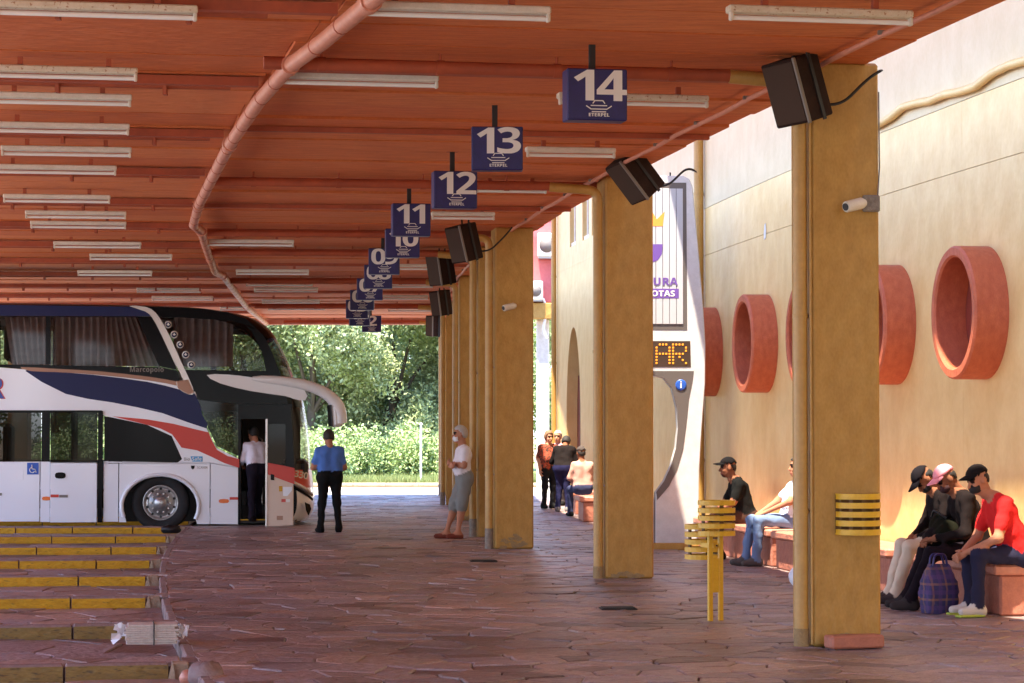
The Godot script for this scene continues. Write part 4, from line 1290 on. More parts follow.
func tree(label, pos, h, spread_, sd, c1, c2, n = 1100, low = 0.25):
	var r = RandomNumberGenerator.new()
	r.seed = sd
	var t = thing("leafy_tree", label, "tree", pos, r.randf() * TAU, "trees beyond the platform")
	var tr = ST(true)
	tube(tr, [Vector3(0, -0.1, 0), Vector3(0.05, h * 0.2, 0.03), Vector3(-0.05, h * 0.4, 0.08), Vector3(0.08, h * 0.62, 0)], [0.22, 0.17, 0.13, 0.06], 9)
	mi("trunk", done(tr), M.bark, t)
	var lobes = []
	for i in 11:
		var a = TAU * i / 11 + r.randf() * 0.5
		var y = h * lerp(low + 0.05, 0.85, (i + 0.5) / 11.0)
		var rr = spread_ * (1.0 - abs(y / h - 0.5) * 0.9) * r.randf_range(0.45, 0.75)
		var c = Vector3(cos(a) * rr, y, sin(a) * rr)
		lobes.append([c, Vector3(1, 0.75, 1) * spread_ * r.randf_range(0.34, 0.5)])
		if i % 2 == 0:
			mi("limb", tubem([Vector3(0, h * 0.25 + 0.1 * i * 0.2, 0), Vector3(c.x * 0.5, (h * 0.3 + c.y) / 2, c.z * 0.5), c], [0.09, 0.06, 0.025], 6), M.bark, t)
	crown(t, "crown", lobes, n, c1, c2, sd)
	return t
func outside():
	var lf = StandardMaterial3D.new()
	lf.vertex_color_use_as_albedo = true
	lf.roughness = 0.55
	lf.backlight_enabled = true
	lf.backlight = Color(0.25, 0.32, 0.08)
	M.leaf = lf
	M.bark = mat(ntex(c8(104, 88, 70), c8(76, 64, 52), 101), 0.9, Vector3.ONE)
	M.pink = mat(ntex(c8(206, 112, 108), c8(188, 96, 96), 103), 0.7, Vector3.ONE * 0.4)
	M.lawn = mat(ntex(c8(132, 146, 74), c8(98, 118, 52), 105, 0.03, 0.2, 0.5, 0.1, c8(150, 128, 86)), 0.95, Vector3.ONE * 0.25)
	# ground past the platform
	struct("service_road", boxm(Vector3(80, 0.1, 11), 0.0, Vector3(-18, -0.08, -69.6)), M.concrete)
	struct("verge", boxm(Vector3(90, 0.1, 3.2), 0.0, Vector3(-18, -0.03, -76.4)), M.soil)
	struct("lawn", boxm(Vector3(120, 0.1, 50), 0.0, Vector3(-18, -0.035, -103)), M.lawn)
	for k in 30:
		var st = mi("kerb_stone", boxm(Vector3(0.97, 0.2, 0.14), 0.012), M.kerb_bare, get_node("verge"), Vector3(-17 + k * 0.98, 0.0, -74.9))
	var gm = MultiMesh.new()
	gm.transform_format = MultiMesh.TRANSFORM_3D
	gm.use_colors = true
	var gs = ST()
	var r = RandomNumberGenerator.new()
	r.seed = 77
	for i in 14:
		var a = r.randf() * TAU
		var b = Vector3(cos(a), 0, sin(a)) * r.randf() * 0.16
		var tip = b + Vector3(r.randfn() * 0.05, 0.10 + r.randf() * 0.1, r.randfn() * 0.05)
		var w = Vector3(cos(a + 1), 0, sin(a + 1)) * 0.012
		tri(gs, b - w, tip, b + w)
	gm.mesh = done(gs)
	gm.instance_count = 5000
	for i in 5000:
		var p = Vector3(r.randf_range(-20, 6), 0.012, r.randf_range(-86, -77.6))
		gm.set_instance_transform(i, Transform3D(Basis(Vector3.UP, r.randf() * TAU).scaled(Vector3.ONE * r.randf_range(0.7, 1.5)), p))
		gm.set_instance_color(i, Color(0.16, 0.2, 0.05).lerp(Color(0.28, 0.3, 0.1), r.randf()))
	var go = MultiMeshInstance3D.new()
	go.name = "grass"
	go.multimesh = gm
	go.material_override = M.leaf
	add_child(go)
	tag(go, "short sunlit grass in front of the far trees", "grass")
	go.set_meta("kind", "stuff")
	# trees
	var g1 = Color(0.22, 0.27, 0.09)
	var g2 = Color(0.44, 0.50, 0.21)
	var y1 = Color(0.24, 0.33, 0.09)
	var y2 = Color(0.40, 0.48, 0.18)
	var d1 = Color(0.17, 0.21, 0.07)
	var list = [[-7.2, 90, 8.6, 3.4, "broad leafy tree behind the coach's front mirror"], [-4.4, 93, 9.2, 3.3, "tall leafy tree in the middle of the far opening"], [-2.0, 91, 8.2, 3.1, "leafy tree beside the farthest column"], [-9.9, 92, 9.0, 3.4, "leafy tree seen through the coach's front upper window"], [-13.2, 90, 8.5, 3.5, "leafy tree behind the middle of the coach"], [-16.8, 91, 9.0, 3.6, "leafy tree seen through the coach's left windows"], [-20.4, 92, 9.0, 3.6, "leafy tree at the left end of the far row"], [1.9, 104, 9.0, 3.4, "pale tree seen between the third column and the terminal"], [-3.2, 98, 9.5, 3.4, "leafy tree just left of the farthest column, behind the front row"], [-8.6, 97, 10.0, 3.6, "leafy tree behind the coach's front corner, in the second row"], [-5.8, 101, 12.0, 4.2, "taller tree behind the middle of the far row"], [-11.8, 102, 12.0, 4.2, "taller tree behind the coach roof"]]
	for i in list.size():
		var q = list[i]
		tree(q[4], Vector3(q[0], 0.0, -q[1]), q[2], q[3], 610 + i, g1 if i % 3 else d1, g2, 1500, 0.0)
	# light green shrubs in front
	for i in 10:
		var x = -15.2 + i * 1.52 + 0.3 * sin(i * 7.0)
		var t = thing("shrub", "light green shrub in front of the far trees, %s from the left" % ORD[i], "shrub", Vector3(x, 0.0, -85.0 - 0.8 * (i % 3)), i * 1.3, "shrubs along the verge")
		var lobes = []
		for k in 6: lobes.append([Vector3(0.6 * cos(k * 2.1 + i), 0.35 + 0.3 * (k % 4), 0.5 * sin(k * 2.1 + i)), Vector3(0.62, 0.5, 0.55)])
		mi("stem", tubem([Vector3(0, -0.1, 0), Vector3(0.04, 0.5, 0), Vector3(0, 0.9, 0.05)], [0.06, 0.05, 0.02], 6), M.bark, t)
		crown(t, "foliage", lobes, 330, y1, y2, 700 + i, 0.75)
	for i in 7:
		var t = thing("tall_shrub", "tall dark green shrub between the far trees, %s from the left" % ORD[i], "shrub", Vector3(-15.0 + i * 2.3, 0.0, -97.0), i * 0.9, "shrubs under the far trees")
		var lobes = []
		for k in 7: lobes.append([Vector3(1.1 * cos(k * 2.1 + i), 0.6 + 0.45 * (k % 5), 0.6 * sin(k * 2.1 + i)), Vector3(0.95, 0.75, 0.8)])
		mi("stem", tubem([Vector3(0, -0.1, 0), Vector3(0.04, 0.8, 0), Vector3(0, 1.6, 0.05)], [0.08, 0.06, 0.02], 6), M.bark, t)
		crown(t, "foliage", lobes, 380, d1, g2, 760 + i, 1.0)
	# trees across the road behind the photographer, mirrored in the coach's glass
	for i in 6: tree("leafy tree across the road behind the viewer, %s of its row" % ORD[i], Vector3(-34 + i * 6.5, -0.2, 40 + 3.0 * (i % 2)), 10.0, 4.4, 640 + i, d1, g2, 350, 0.05)
	var pw = thing("white_post", "thin white post standing in front of the far shrubs", "post", Vector3((421 - 512) / F * 80.0, 0.01, -80.0))
	mi("post", tubem([Vector3(0, 0, 0), Vector3(0, 1.85, 0)], 0.035, 10), M.signwhite, pw)
	mi("cap", tubem([Vector3(0, 1.85, 0), Vector3(0, 1.9, 0)], [0.07, 0.03], 10), M.signwhite, pw)
	# pink upper storey at the end of the terminal
	var D = 66.0
	var pb = thing("pink_annexe", "pink upper storey on pillars at the far end of the terminal", "building", Vector3((527 - 512) / F * D, 0, -D), 0.0)
	mi("wall", boxm(Vector3(9, 4.6, 6), 0.02, Vector3(4.5, 7.35, -3)), M.pink, pb)
	mi("beam", boxm(Vector3(9.1, 0.42, 0.5), 0.02, Vector3(4.5, 4.82, -0.05)), M.yellow, pb)
	for k in 3: mi("pillar", boxm(Vector3(0.34, 4.6, 0.34), 0.02, Vector3(0.42 + k * 3.6, 2.3, -0.3)), M.white, pb)
	var w = mi("window", boxm(Vector3(0.5, 1.3, 0.05), 0.0, Vector3(0.55, 8.0, 0.03)), M.white, pb)
	mi("pane", boxm(Vector3(0.42, 1.2, 0.02), 0.0, Vector3(0.55, 8.0, 0.06)), M.pane_blue, w)
	for q in [[0.52, 6.55, 1.0, "upper"], [0.22, 5.35, 0.8, "lower"]]:
		var ac = thing("air_conditioner", "%s white air conditioner box on the pink storey beyond the third column" % q[3], "air conditioner", pb.position + Vector3(q[0], q[1], 0.02), 0.0, "air conditioners on the pink storey")
		mi("casing", boxm(Vector3(0.5, 0.62, 0.3) * q[2], 0.02, Vector3(0, 0, 0.2)), M.white, ac)
		var fs = ST(true)
		lathe(fs, [Vector2(0.2 * q[2], 0.0), Vector2(0.2 * q[2], 0.012), Vector2(0.0, 0.012)], 18, Transform3D(Basis(Vector3.RIGHT, PI / 2), Vector3(0, 0, 0.2 + 0.15 * q[2])))
		mi("fan", done(fs), M.grille, ac)
		mi("bracket", boxm(Vector3(0.45, 0.04, 0.4) * q[2], 0.0, Vector3(0, -0.34 * q[2], 0.18)), M.metal, ac)
		mi("hose", tubem(bend([Vector3(0.2, -0.2, 0.1), Vector3(0.32, -0.5, 0.1), Vector3(0.2, -1.0, 0.08), Vector3(0.3, -1.25, 0.06)], 0.15), 0.035, 7), M.signwhite, ac)
# ------------------------------------------------------------------ furniture on the platform
func slat_drum(parent, rad, h, n, a0, a1, m, ctr: Vector3, th = 0.014):
	# curved horizontal slats one above the other, each a part
	for i in n:
		var st = ST()
		var y0 = ctr.y + h * i / n + 0.006
		var y1 = ctr.y + h * (i + 1) / n - h * 0.055
		var k = 22
		for j in k:
			var a = lerp(float(a0), float(a1), float(j) / k)
			var b = lerp(float(a0), float(a1), float(j + 1) / k)
			var pa = ctr + Vector3(cos(a), 0, sin(a)) * rad
			var pb = ctr + Vector3(cos(b), 0, sin(b)) * rad
			var qa = ctr + Vector3(cos(a), 0, sin(a)) * (rad - th)
			var qb = ctr + Vector3(cos(b), 0, sin(b)) * (rad - th)
			for v in [pa, pb, qa, qb]: v.y = 0
			quad(st, Vector3(pa.x, y0, pa.z), Vector3(pb.x, y0, pb.z), Vector3(pb.x, y1, pb.z), Vector3(pa.x, y1, pa.z))
			quad(st, Vector3(qa.x, y0, qa.z), Vector3(qa.x, y1, qa.z), Vector3(qb.x, y1, qb.z), Vector3(qb.x, y0, qb.z))
			quad(st, Vector3(pa.x, y1, pa.z), Vector3(pb.x, y1, pb.z), Vector3(qb.x, y1, qb.z), Vector3(qa.x, y1, qa.z))
			quad(st, Vector3(pa.x, y0, pa.z), Vector3(qa.x, y0, qa.z), Vector3(qb.x, y0, qb.z), Vector3(pb.x, y0, pb.z))
		mi("slat", done(st), m, parent)
	var nst = 5
	for i in nst:
		var a = lerp(float(a0), float(a1), (i + 0.5) / nst)
		mi("batten", boxm(Vector3(0.008, h * 0.9, 0.03), 0.0), M.bin_dark, parent, ctr + Vector3(cos(a) * (rad - th - 0.006), h * 0.47, sin(a) * (rad - th - 0.006)), Vector3(0, -a, 0))
func bench(label, s0, s1):
	var m = (s0 + s1) / 2
	var t = thing("concrete_bench", label, "bench", P(4.72, m), yaw(m), "concrete benches along the wall")
	var ln = s1 - s0
	mi("base", boxm(Vector3(0.46, 0.37, ln - 0.06), 0.02, Vector3(0.02, 0.185, 0)), M.bench, t)
	mi("seat_slab", boxm(Vector3(0.55, 0.09, ln), 0.018, Vector3(0, 0.416, 0)), M.bench2, t)
	return t
func furniture():
	M.bench2 = mat(ntex(c8(200, 134, 110), c8(176, 112, 92), 113, 0.02, 0.12, 0.45, 0.06, c8(130, 84, 70)), 0.5, Vector3.ONE * 0.7, 0.07, 0.3)
	M.bin_yellow = mat(ntex(c8(226, 182, 44), c8(206, 160, 32), 115, 0.03, 0.15, 0.4, 0.05, c8(140, 110, 50)), 0.45, Vector3.ONE * 1.5)
	M.bin_dark = mat(c8(96, 70, 30), 0.7)
	M.totem = mat(ntex(c8(206, 204, 204), c8(190, 188, 188), 117, 0.02, 0.12, 0.4, 0.025, c8(120, 112, 108)), 0.5, Vector3.ONE)
	M.totem_dark = mat(c8(92, 84, 80), 0.45)
	M.slat_grey = mat(c8(178, 178, 182), 0.5)
	M.purple = mat(c8(104, 72, 150), 0.5)
	M.orange = mat(c8(236, 150, 60), 0.5)
	M.led_off = mat(c8(60, 40, 24), 0.5)
	var led = StandardMaterial3D.new()
	led.albedo_color = c8(220, 140, 40)
	led.emission_enabled = true
	led.emission = c8(255, 150, 30)
	led.emission_energy_multiplier = 0.16
	M.led = led
	# benches
	var lab = ["red concrete bench nearest the viewer, under the man in the red shirt", "red concrete bench behind the near column", "red concrete bench under the two men left of the near column", "red concrete bench beside the foot of the totem"]
	var e0 = s_at(4.45, 993.0)
	var e1 = s_at(4.45, 766.0)
	bench(lab[0], e0, e0 + 2.9)
	bench(lab[1], e0 + 3.25, e1 - 0.3)
	bench(lab[2], e1, e1 + 0.95)
	bench("red concrete bench under the man in the black shirt", e1 + 1.15, e1 + 3.3)
	bench(lab[3], e1 + 3.6, e1 + 4.7)
	var fq = onlevel(584, 514, 0.0)
	var fi = inv(fq.x, -fq.z)
	var fb = bench("small sunlit orange bench in front of the arched door", fi.y, fi.y + 1.4)
	fb.position = fq + Vector3(0, 0, -0.4)
	var f2 = onlevel(592, 521, 0.0)
	var fc = bench("low bench right of the small sunlit orange bench", fi.y, fi.y + 1.2)
	fc.position = f2
	# litter bins
	var bp_ = onlevel(715.5, 621, 0.0)
	var eb = inv(bp_.x, -bp_.z)
	var b = thing("litter_bin_stand", "yellow slatted double litter bin on two flat posts, left of the near column", "litter bin", bp_, yaw(eb.y) + 0.35)
	for sx in [-1, 1]: mi("post", boxm(Vector3(0.045, 0.80, 0.03), 0.004, Vector3(sx * 0.055, 0.40, 0)), M.bin_yellow, b)
	mi("post_panel", boxm(Vector3(0.066, 0.30, 0.018), 0.003, Vector3(0, 0.40, 0.0)), M.bin_yellow, b)
	var d1 = Node3D.new()
	d1.name = "bin"
	b.add_child(d1)
	slat_drum(d1, 0.165, 0.335, 5, 0, TAU, M.bin_yellow, Vector3(0, 0.745, 0.02))
	mi("bin_floor", tubem([Vector3(0, 0.75, 0.02), Vector3(0, 0.76, 0.02)], 0.145, 16), M.bin_dark, d1)
	var d2 = Node3D.new()
	d2.name = "low_bin"
	b.add_child(d2)
	slat_drum(d2, 0.165, 0.335, 5, 0, TAU, M.bin_yellow, Vector3(0.10, 0.52, -0.34))
	mi("bin_floor", tubem([Vector3(0.10, 0.525, -0.34), Vector3(0.10, 0.535, -0.34)], 0.145, 16), M.bin_dark, d2)
	mi("bin_arm", boxm(Vector3(0.03, 0.04, 0.2), 0.0, Vector3(0, 0.66, -0.11)), M.bin_yellow, b)
	var c0 = col_os(0)
	var hb = thing("half_bin", "yellow slatted half round bin fixed to the near column", "litter bin", P(c0.x, c0.y), yaw(c0.y))
	slat_drum(hb, 0.18, 0.345, 5, 0.0, PI, M.bin_yellow, Vector3(0.085, 0.86, CW / 2 + 0.004))
	mi("back_plate", boxm(Vector3(0.36, 0.3, 0.01), 0.0, Vector3(0.085, 1.03, CW / 2 + 0.009)), M.bin_dark, hb)
	# terracotta block at the foot of the near column
	var tb = mi("terracotta_block", boxm(Vector3(0.44, 0.10, 0.17), 0.014), M.bench, self, P(c0.x, c0.y) + Basis(Vector3.UP, yaw(c0.y)) * Vector3(0.005, 0.052, CW / 2 + 0.15), Vector3(0, yaw(c0.y) + 0.12, 0))
	tag(tb, "long red terracotta block lying at the foot of the near column", "block")
	# cameras
	cctv("white security camera with a junction box on the near column", 0, Vector3(0.10, 3.43, 0), true, 1.0)
	cctv("small white security camera on the third column", 2, Vector3(-0.02, 3.42, 0), false, 1.0)
	# drain covers
	for q in [[600, 636, 609, "drain cover in the paving right of the third column"], [470, 497, 561.5, "small dark drain cover in front of the third column"]]:
		var a = onlevel(q[0], q[2])
		var z = onlevel(q[1], q[2])
		var dc = thing("drain_cover", "dark iron " + q[3], "drain cover", (a + z) / 2 + Vector3(0, 0.006, 0), 0.08, "drain covers")
		var ln = a.distance_to(z)
		mi("frame", boxm(Vector3(ln, 0.012, 0.26), 0.003, Vector3(0, 0, 0)), M.dark, dc)
		for k in 6: mi("bar", boxm(Vector3(ln * 0.9, 0.008, 0.018), 0.0, Vector3(0, 0.0095, -0.1 + k * 0.04)), M.black, dc)
	bundle()
	debris()
	totem()
	bags()
func cctv(label, ci, at_, with_box, sc):
	var c = col_os(ci)
	var t = thing("security_camera", label, "camera", P(c.x, c.y) + Basis(Vector3.UP, yaw(c.y)) * Vector3(at_.x, at_.y, CW / 2 + 0.001), yaw(c.y), "security cameras")
	if with_box: mi("junction_box", boxm(Vector3(0.13, 0.13, 0.06), 0.01, Vector3(0.10, 0.02, 0.031)), M.grey_base, t)
	mi("bracket", tubem([Vector3(0.0, 0.0, 0.0), Vector3(-0.02, 0.0, 0.09)], 0.018, 8), M.white, t)
	mi("body", tubem([Vector3(0.03, 0.02, 0.07), Vector3(0.0, 0.015, 0.09), Vector3(-0.14, -0.02, 0.16), Vector3(-0.15, -0.022, 0.165)], [0.03, 0.046, 0.046, 0.04], 12), M.white, t)
	mi("lens", tubem([Vector3(-0.15, -0.022, 0.165), Vector3(-0.156, -0.024, 0.168)], 0.03, 12), M.black, t)
	if with_box: mi("cable", tubem([Vector3(0.16, 0.08, 0.012), Vector3(0.175, 0.3, 0.012), Vector3(0.172, 0.9, 0.012)], 0.006, 6), M.grey_base, t)
func bundle():
	var p = onlevel(151, 643.5, 0.0)
	var t = thing("newspaper_bundle", "tied bundle of newspapers lying at the edge of the platform", "bundle", p, 0.16)
	var r = RandomNumberGenerator.new()
	r.seed = 8
	M.paper = mat(ntex(c8(212, 200, 190), c8(176, 162, 154), 121, 0.04, 0.2, 0.5, 0.12, c8(110, 92, 88)), 0.85, Vector3(2, 2, 2))
	M.plastic = mat(c8(226, 220, 222), 0.25)
	for i in 9: mi("paper_stack", boxm(Vector3(0.40 + r.randf_range(-0.02, 0.02), 0.0165, 0.30), 0.004, Vector3(r.randf_range(-0.012, 0.012), 0.012 + i * 0.0172, r.randf_range(-0.012, 0.012))), M.paper, t)
	for x in [0.02]: mi("string", tubem([Vector3(x, 0.0, 0.157), Vector3(x, 0.166, 0.16), Vector3(x, 0.166, -0.16), Vector3(x, 0.0, -0.157)], 0.006, 6), M.black, t)
	# torn wrapping sticking out at both ends
	for q in [[-1, 0.22, 0.09], [1, 0.21, 0.07]]:
		var st = ST()
		for k in 9:
			var c = Vector3(q[0] * (q[1] + r.randf() * 0.07), 0.03 + r.randf() * 0.11, r.randf_range(-0.1, 0.15))
			var b = Basis(Vector3(r.randfn(), r.randfn(), r.randfn()).normalized(), r.randf() * 3)
			quad(st, c + b * Vector3(-0.035, -0.02, 0), c + b * Vector3(0.035, -0.025, 0.01), c + b * Vector3(0.04, 0.02, -0.01), c + b * Vector3(-0.03, 0.025, 0.012))
		mi("torn_wrapping", done(st), M.plastic, t)
func rock(called, label, cat, pos, size: Vector3, m, sd):
	var sm = SphereMesh.new()
	sm.radius = 0.5
	sm.height = 1.0
	sm.radial_segments = 12
	sm.rings = 7
	var arr = sm.get_mesh_arrays()
	var vs = arr[Mesh.ARRAY_VERTEX]
	var nz = fn(sd, 0.9, 3)
	for i in vs.size():
		var v = vs[i] * (1.0 + 0.5 * nz.get_noise_3dv(vs[i] * 2.0 + Vector3(sd, 0, 0)))
		vs[i] = Vector3(v.x * size.x, max(v.y, -0.35) * size.y, v.z * size.z)
	var st = ST(true)
	var ix = arr[Mesh.ARRAY_INDEX]
	for i in ix: st.add_vertex(vs[i])
	var o = mi(called, done(st), m, self, pos)
	tag(o, label, cat)
	return o
func debris():
	rock("stone_lump", "pale broken stone lying against the third yellow kerb", "stone", onlevel(140, 607, -0.12) , Vector3(0.17, 0.12, 0.14), M.kerb_bare, 3)
	rock("stone_lump", "brown stone lying against the fourth yellow kerb", "stone", onlevel(134, 583, -0.12), Vector3(0.16, 0.10, 0.13), M.bench, 5)
	rock("stone_lump", "grey stone beside the brown stone at the fourth yellow kerb", "stone", onlevel(149, 583.5, -0.12), Vector3(0.16, 0.09, 0.13), M.grey_base, 6)
	rock("stone_lump", "dark stone lying against the fifth yellow kerb", "stone", onlevel(133, 564, -0.12), Vector3(0.2, 0.12, 0.14), M.brown, 7)
	rock("black_bag", "small black plastic bag lying on the kerb by the coach wheel", "bag", onlevel(171, 530, 0.03), Vector3(0.34, 0.16, 0.2), M.black, 9)
	rock("stone_lump", "pinkish stone at the nearest kerb end, bottom left", "stone", onlevel(191, 678, -0.03), Vector3(0.15, 0.12, 0.13), M.bench2, 12)
	rock("stone_lump", "large bluish grey broken stone at the nearest kerb end", "stone", onlevel(205, 675, 0.0), Vector3(0.24, 0.2, 0.2), M.kerb_grey, 14)
	var s = mi("crumpled_paper", platem([Vector2(-0.04, 0), Vector2(0.03, 0.01), Vector2(0.05, 0.03), Vector2(0, 0.045), Vector2(-0.045, 0.03)], 0, 0.012), M.signwhite, self, onlevel(136, 680, -0.12), Vector3(-1.1, 0.3, 0))
	tag(s, "crumpled white paper in the nearest bay, bottom left", "paper")
func totem():
	var d = 35.2
	var c = Vector3((656 - 512) / F * d, 0, -d)
	var t = thing("information_totem", "tall grey white information totem with lit amber display and swooping foot", "totem", c, 0.06)
	var k = d / F
	var T = func(px, py): return Vector2((px - 656) * k, (430.0 + 1.68 / k - py) * k)
	var poly = []
	# outline: right edge from top, bulging at display height, narrowing to the foot
	var out = [[600, 176], [684, 175], [690, 178], [693.5, 186], [696, 215], [700, 260], [704, 310], [706, 345], [705.5, 385], [702, 430], [699.5, 470], [699, 510], [699, 546], [655, 546], [655, 500]]
	# inner edge of the swoosh, going up again
	var inn = [[656, 492], [664, 481], [671, 466], [676, 448], [678, 428], [677, 408], [672, 388], [664, 378], [640, 374], [606, 374]]
	for q in out + inn: poly.append(T.call(q[0], q[1]))
	mi("body", platem(poly, -0.22, 0.0, 0.012), M.totem, t)
	var left = []
	for q in [[606, 373.6], [624, 380], [632, 420], [640, 470], [654, 500], [654, 546], [602, 546], [600, 400]]: left.append(T.call(q[0], q[1]))
	mi("left_foot", platem(left, -0.22, -0.002, 0.01), M.totem, t)
	# dark band on the inside of the swoosh
	var band = []
	for q in [[656, 492], [664, 481], [671, 466], [676, 448], [678, 428], [677, 408], [672, 388], [664, 378], [652, 375.4], [652, 371], [694, 371], [693, 380], [689, 400], [686.5, 425], [683, 450], [677, 470], [669, 486], [657, 500]]: band.append(T.call(q[0], q[1]))
	mi("dark_band", platem(band, -0.02, 0.006), M.totem_dark, t)
	# upper poster case
	var cs = []
	for q in [[606, 182], [687, 182], [687.5, 330], [606, 330]]: cs.append(T.call(q[0], q[1]))
	var pc = mi("poster_case", platem(cs, -0.02, 0.004), M.totem_dark, t)
	var x = 608.0
	while x < 681:
		var sl = []
		for q in [[x, 188], [x + 6.4, 188], [x + 6.4, 324], [x, 324]]: sl.append(T.call(q[0], q[1]))
		mi("slat", platem(sl, 0.0, 0.016, 0.003), M.slat_grey, pc)
		x += 6.9
	var sh = []
	for q in [[640, 262], [636, 252], [636, 232], [650, 236], [664, 232], [664, 252], [659, 262], [650, 268]]: sh.append(T.call(q[0], q[1]))
	# printed emblem: shield and crown
	var s1 = []
	for q in [[640, 244], [663, 244], [662, 254], [658, 260], [651, 263], [644, 260], [641, 254]]: s1.append(T.call(q[0], q[1]))
	mi("shield", platem(s1, 0.0165, 0.0185), M.purple, pc)
	var s2 = []
	for q in [[640, 226], [638, 212], [645, 219], [651, 209], [657, 219], [665, 211], [663, 226]]: s2.append(T.call(q[0], q[1]))
	mi("crown", platem(s2, 0.0165, 0.0185), M.orange, pc)
	for q in [["PREFEITURA", 641.0, 281.5, 0.105, M.purple, 1.22], ["PELOTAS", 655.0, 293.5, 0.08, M.signwhite, 1.25]]:
		var tp = T.call(q[1], q[2])
		if q[0] == "PELOTAS":
			var bg = []
			for z in [[622, 288.6], [679, 288.6], [679, 298.2], [622, 298.2]]: bg.append(T.call(z[0], z[1]))
			mi("caption_bar", platem(bg, 0.0165, 0.0185), M.purple, pc)
		var m = mi("caption", text_mesh(q[0], q[3], 0.004), q[4], pc, Vector3(tp.x, tp.y, 0.0205))
		m.scale.x = q[5]
	# dot matrix display
	var dp = []
	for q in [[604, 341], [690.5, 341], [691, 367], [604, 367]]: dp.append(T.call(q[0], q[1]))
	var dm = mi("led_display", platem(dp, -0.02, 0.006), M.led_off, t)
	var F5 = {"A": ["01110", "10001", "10001", "11111", "10001", "10001", "10001"], "R": ["11110", "10001", "10001", "11110", "10100", "10010", "10001"], "M": ["10001", "11011", "10101", "10101", "10001", "10001", "10001"]}
	var xs = {"M": 638.0, "A": 656.6, "R": 673.2}
	var lst = ST()
	for ch in ["M", "A", "R"]:
		for rr in 7:
			for cc in 5:
				if F5[ch][rr][cc] == "1":
					var q = T.call(xs[ch] + cc * 3.25, 344.6 + rr * 3.1)
					box(lst, Vector3(q.x, q.y, 0.009), Vector3(0.027, 0.027, 0.008), 0.006)
	mi("led_dots", done(lst), M.led, dm)
	# blue round badge
	var bc = T.call(681, 385)
	var bs = ST(true)
	lathe(bs, [Vector2(0.078, 0.0), Vector2(0.078, 0.012), Vector2(0.06, 0.014), Vector2(0, 0.014)], 22, Transform3D(Basis(Vector3.RIGHT, PI / 2), Vector3(bc.x, bc.y, 0.004)))
	var bd = mi("badge", done(bs), M.sign_blue, t)
	mi("badge_mark", text_mesh("i", 0.09, 0.004), M.signwhite, bd, Vector3(bc.x, bc.y, 0.019))
	mi("plinth", boxm(Vector3(1.5, 0.1, 0.34), 0.01, Vector3(-0.06, 0.045, -0.11)), M.yellow, t)
	mi("aerial", tubem([Vector3(0.22, T.call(0, 175).y, -0.1), Vector3(0.22, T.call(0, 171).y, -0.1)], 0.012, 6), M.dark, t)
func plaid() -> ImageTexture:
	var n = 128
	var im = Image.create(n, n, false, Image.FORMAT_RGB8)
	for y in n:
		for x in n:
			var c = c8(52, 48, 96)
			if x % 32 < 5: c = c.lerp(c8(180, 120, 80), 0.55)
			if y % 32 < 5: c = c.lerp(c8(180, 120, 80), 0.55)
			if x % 32 > 14 and x % 32 < 24: c = c.lerp(c8(96, 60, 120), 0.5)
			if y % 32 > 14 and y % 32 < 24: c = c.lerp(c8(96, 60, 120), 0.5)
			if (x + y) % 2 == 0: c = c.darkened(0.12)
			im.set_pixel(x, y, c)
	im.generate_mipmaps()
	return ImageTexture.create_from_image(im)
func bags():
	M.plaid = mat(plaid(), 0.8, Vector3.ONE * 1.6, 0, 0, 0, false)
	# plaid carrier bag: bulging box with soft folds
	var p = onlevel(941, 614, 0.0)
	var e = inv(p.x, -p.z)
	var t = thing("plaid_bag", "blue and purple plaid carrier bag standing on the floor by the red shirt man", "bag", p + Vector3(0, 0, -0.12), yaw(e.y) + 0.25)
	t.scale = Vector3.ONE * 0.9
	var nz = fn(33, 2.2, 3)
	var st = ST(true)
	var rows = []
	for j in 15:
		var v = j / 14.0
		var y = 0.50 * v
		var hw = 0.165 * (1.0 + 0.12 * sin(PI * v) - 0.30 * pow(v, 4))
		var hd = 0.115 * (1.0 + 0.2 * sin(PI * v) - 0.75 * pow(v, 3))
		var ring = []
		for i in 28:
			var a = TAU * i / 28
			var cx = sign(cos(a)) * pow(abs(cos(a)), 0.45)
			var cz = sign(sin(a)) * pow(abs(sin(a)), 0.45)
			var q = Vector3(cx * hw, y, cz * hd)
			q += Vector3(cx, 0, cz).normalized() * 0.03 * nz.get_noise_3d(q.x * 6, q.y * 6, q.z * 6)
			ring.append(q)
		rows.append(ring)
	for j in 14:
		for i in 28: quad(st, rows[j][i], rows[j][(i + 1) % 28], rows[j + 1][(i + 1) % 28], rows[j + 1][i])
	for i in range(1, 27): tri(st, rows[14][0], rows[14][i], rows[14][i + 1])
	mi("bag_body", done(st), M.plaid, t)
	for sd in [-1, 1]: mi("handle", tubem(bend([Vector3(-0.09, 0.46, sd * 0.03), Vector3(-0.07, 0.60, sd * 0.035), Vector3(0.06, 0.60, sd * 0.035), Vector3(0.09, 0.46, sd * 0.03)], 0.05), 0.012, 7), M.navy, t)
	# dark suitcase by the far group
	var q = onlevel(576.5, 512, 0.0)
	var sc = thing("suitcase", "small black suitcase on the floor by the far standing group", "suitcase", q, 0.1)
	mi("case", boxm(Vector3(0.27, 0.42, 0.2), 0.03, Vector3(0, 0.25, 0)), M.black, sc)
	mi("handle", tubem(bend([Vector3(-0.07, 0.45, 0), Vector3(-0.07, 0.52, 0), Vector3(0.07, 0.52, 0), Vector3(0.07, 0.45, 0)], 0.03), 0.01, 6), M.dark, sc)
	for sx in [-1, 1]: mi("wheel", tubem([Vector3(sx * 0.1 - 0.012, 0.025, 0.05), Vector3(sx * 0.1 + 0.012, 0.025, 0.05)], 0.024, 10), M.black, sc)
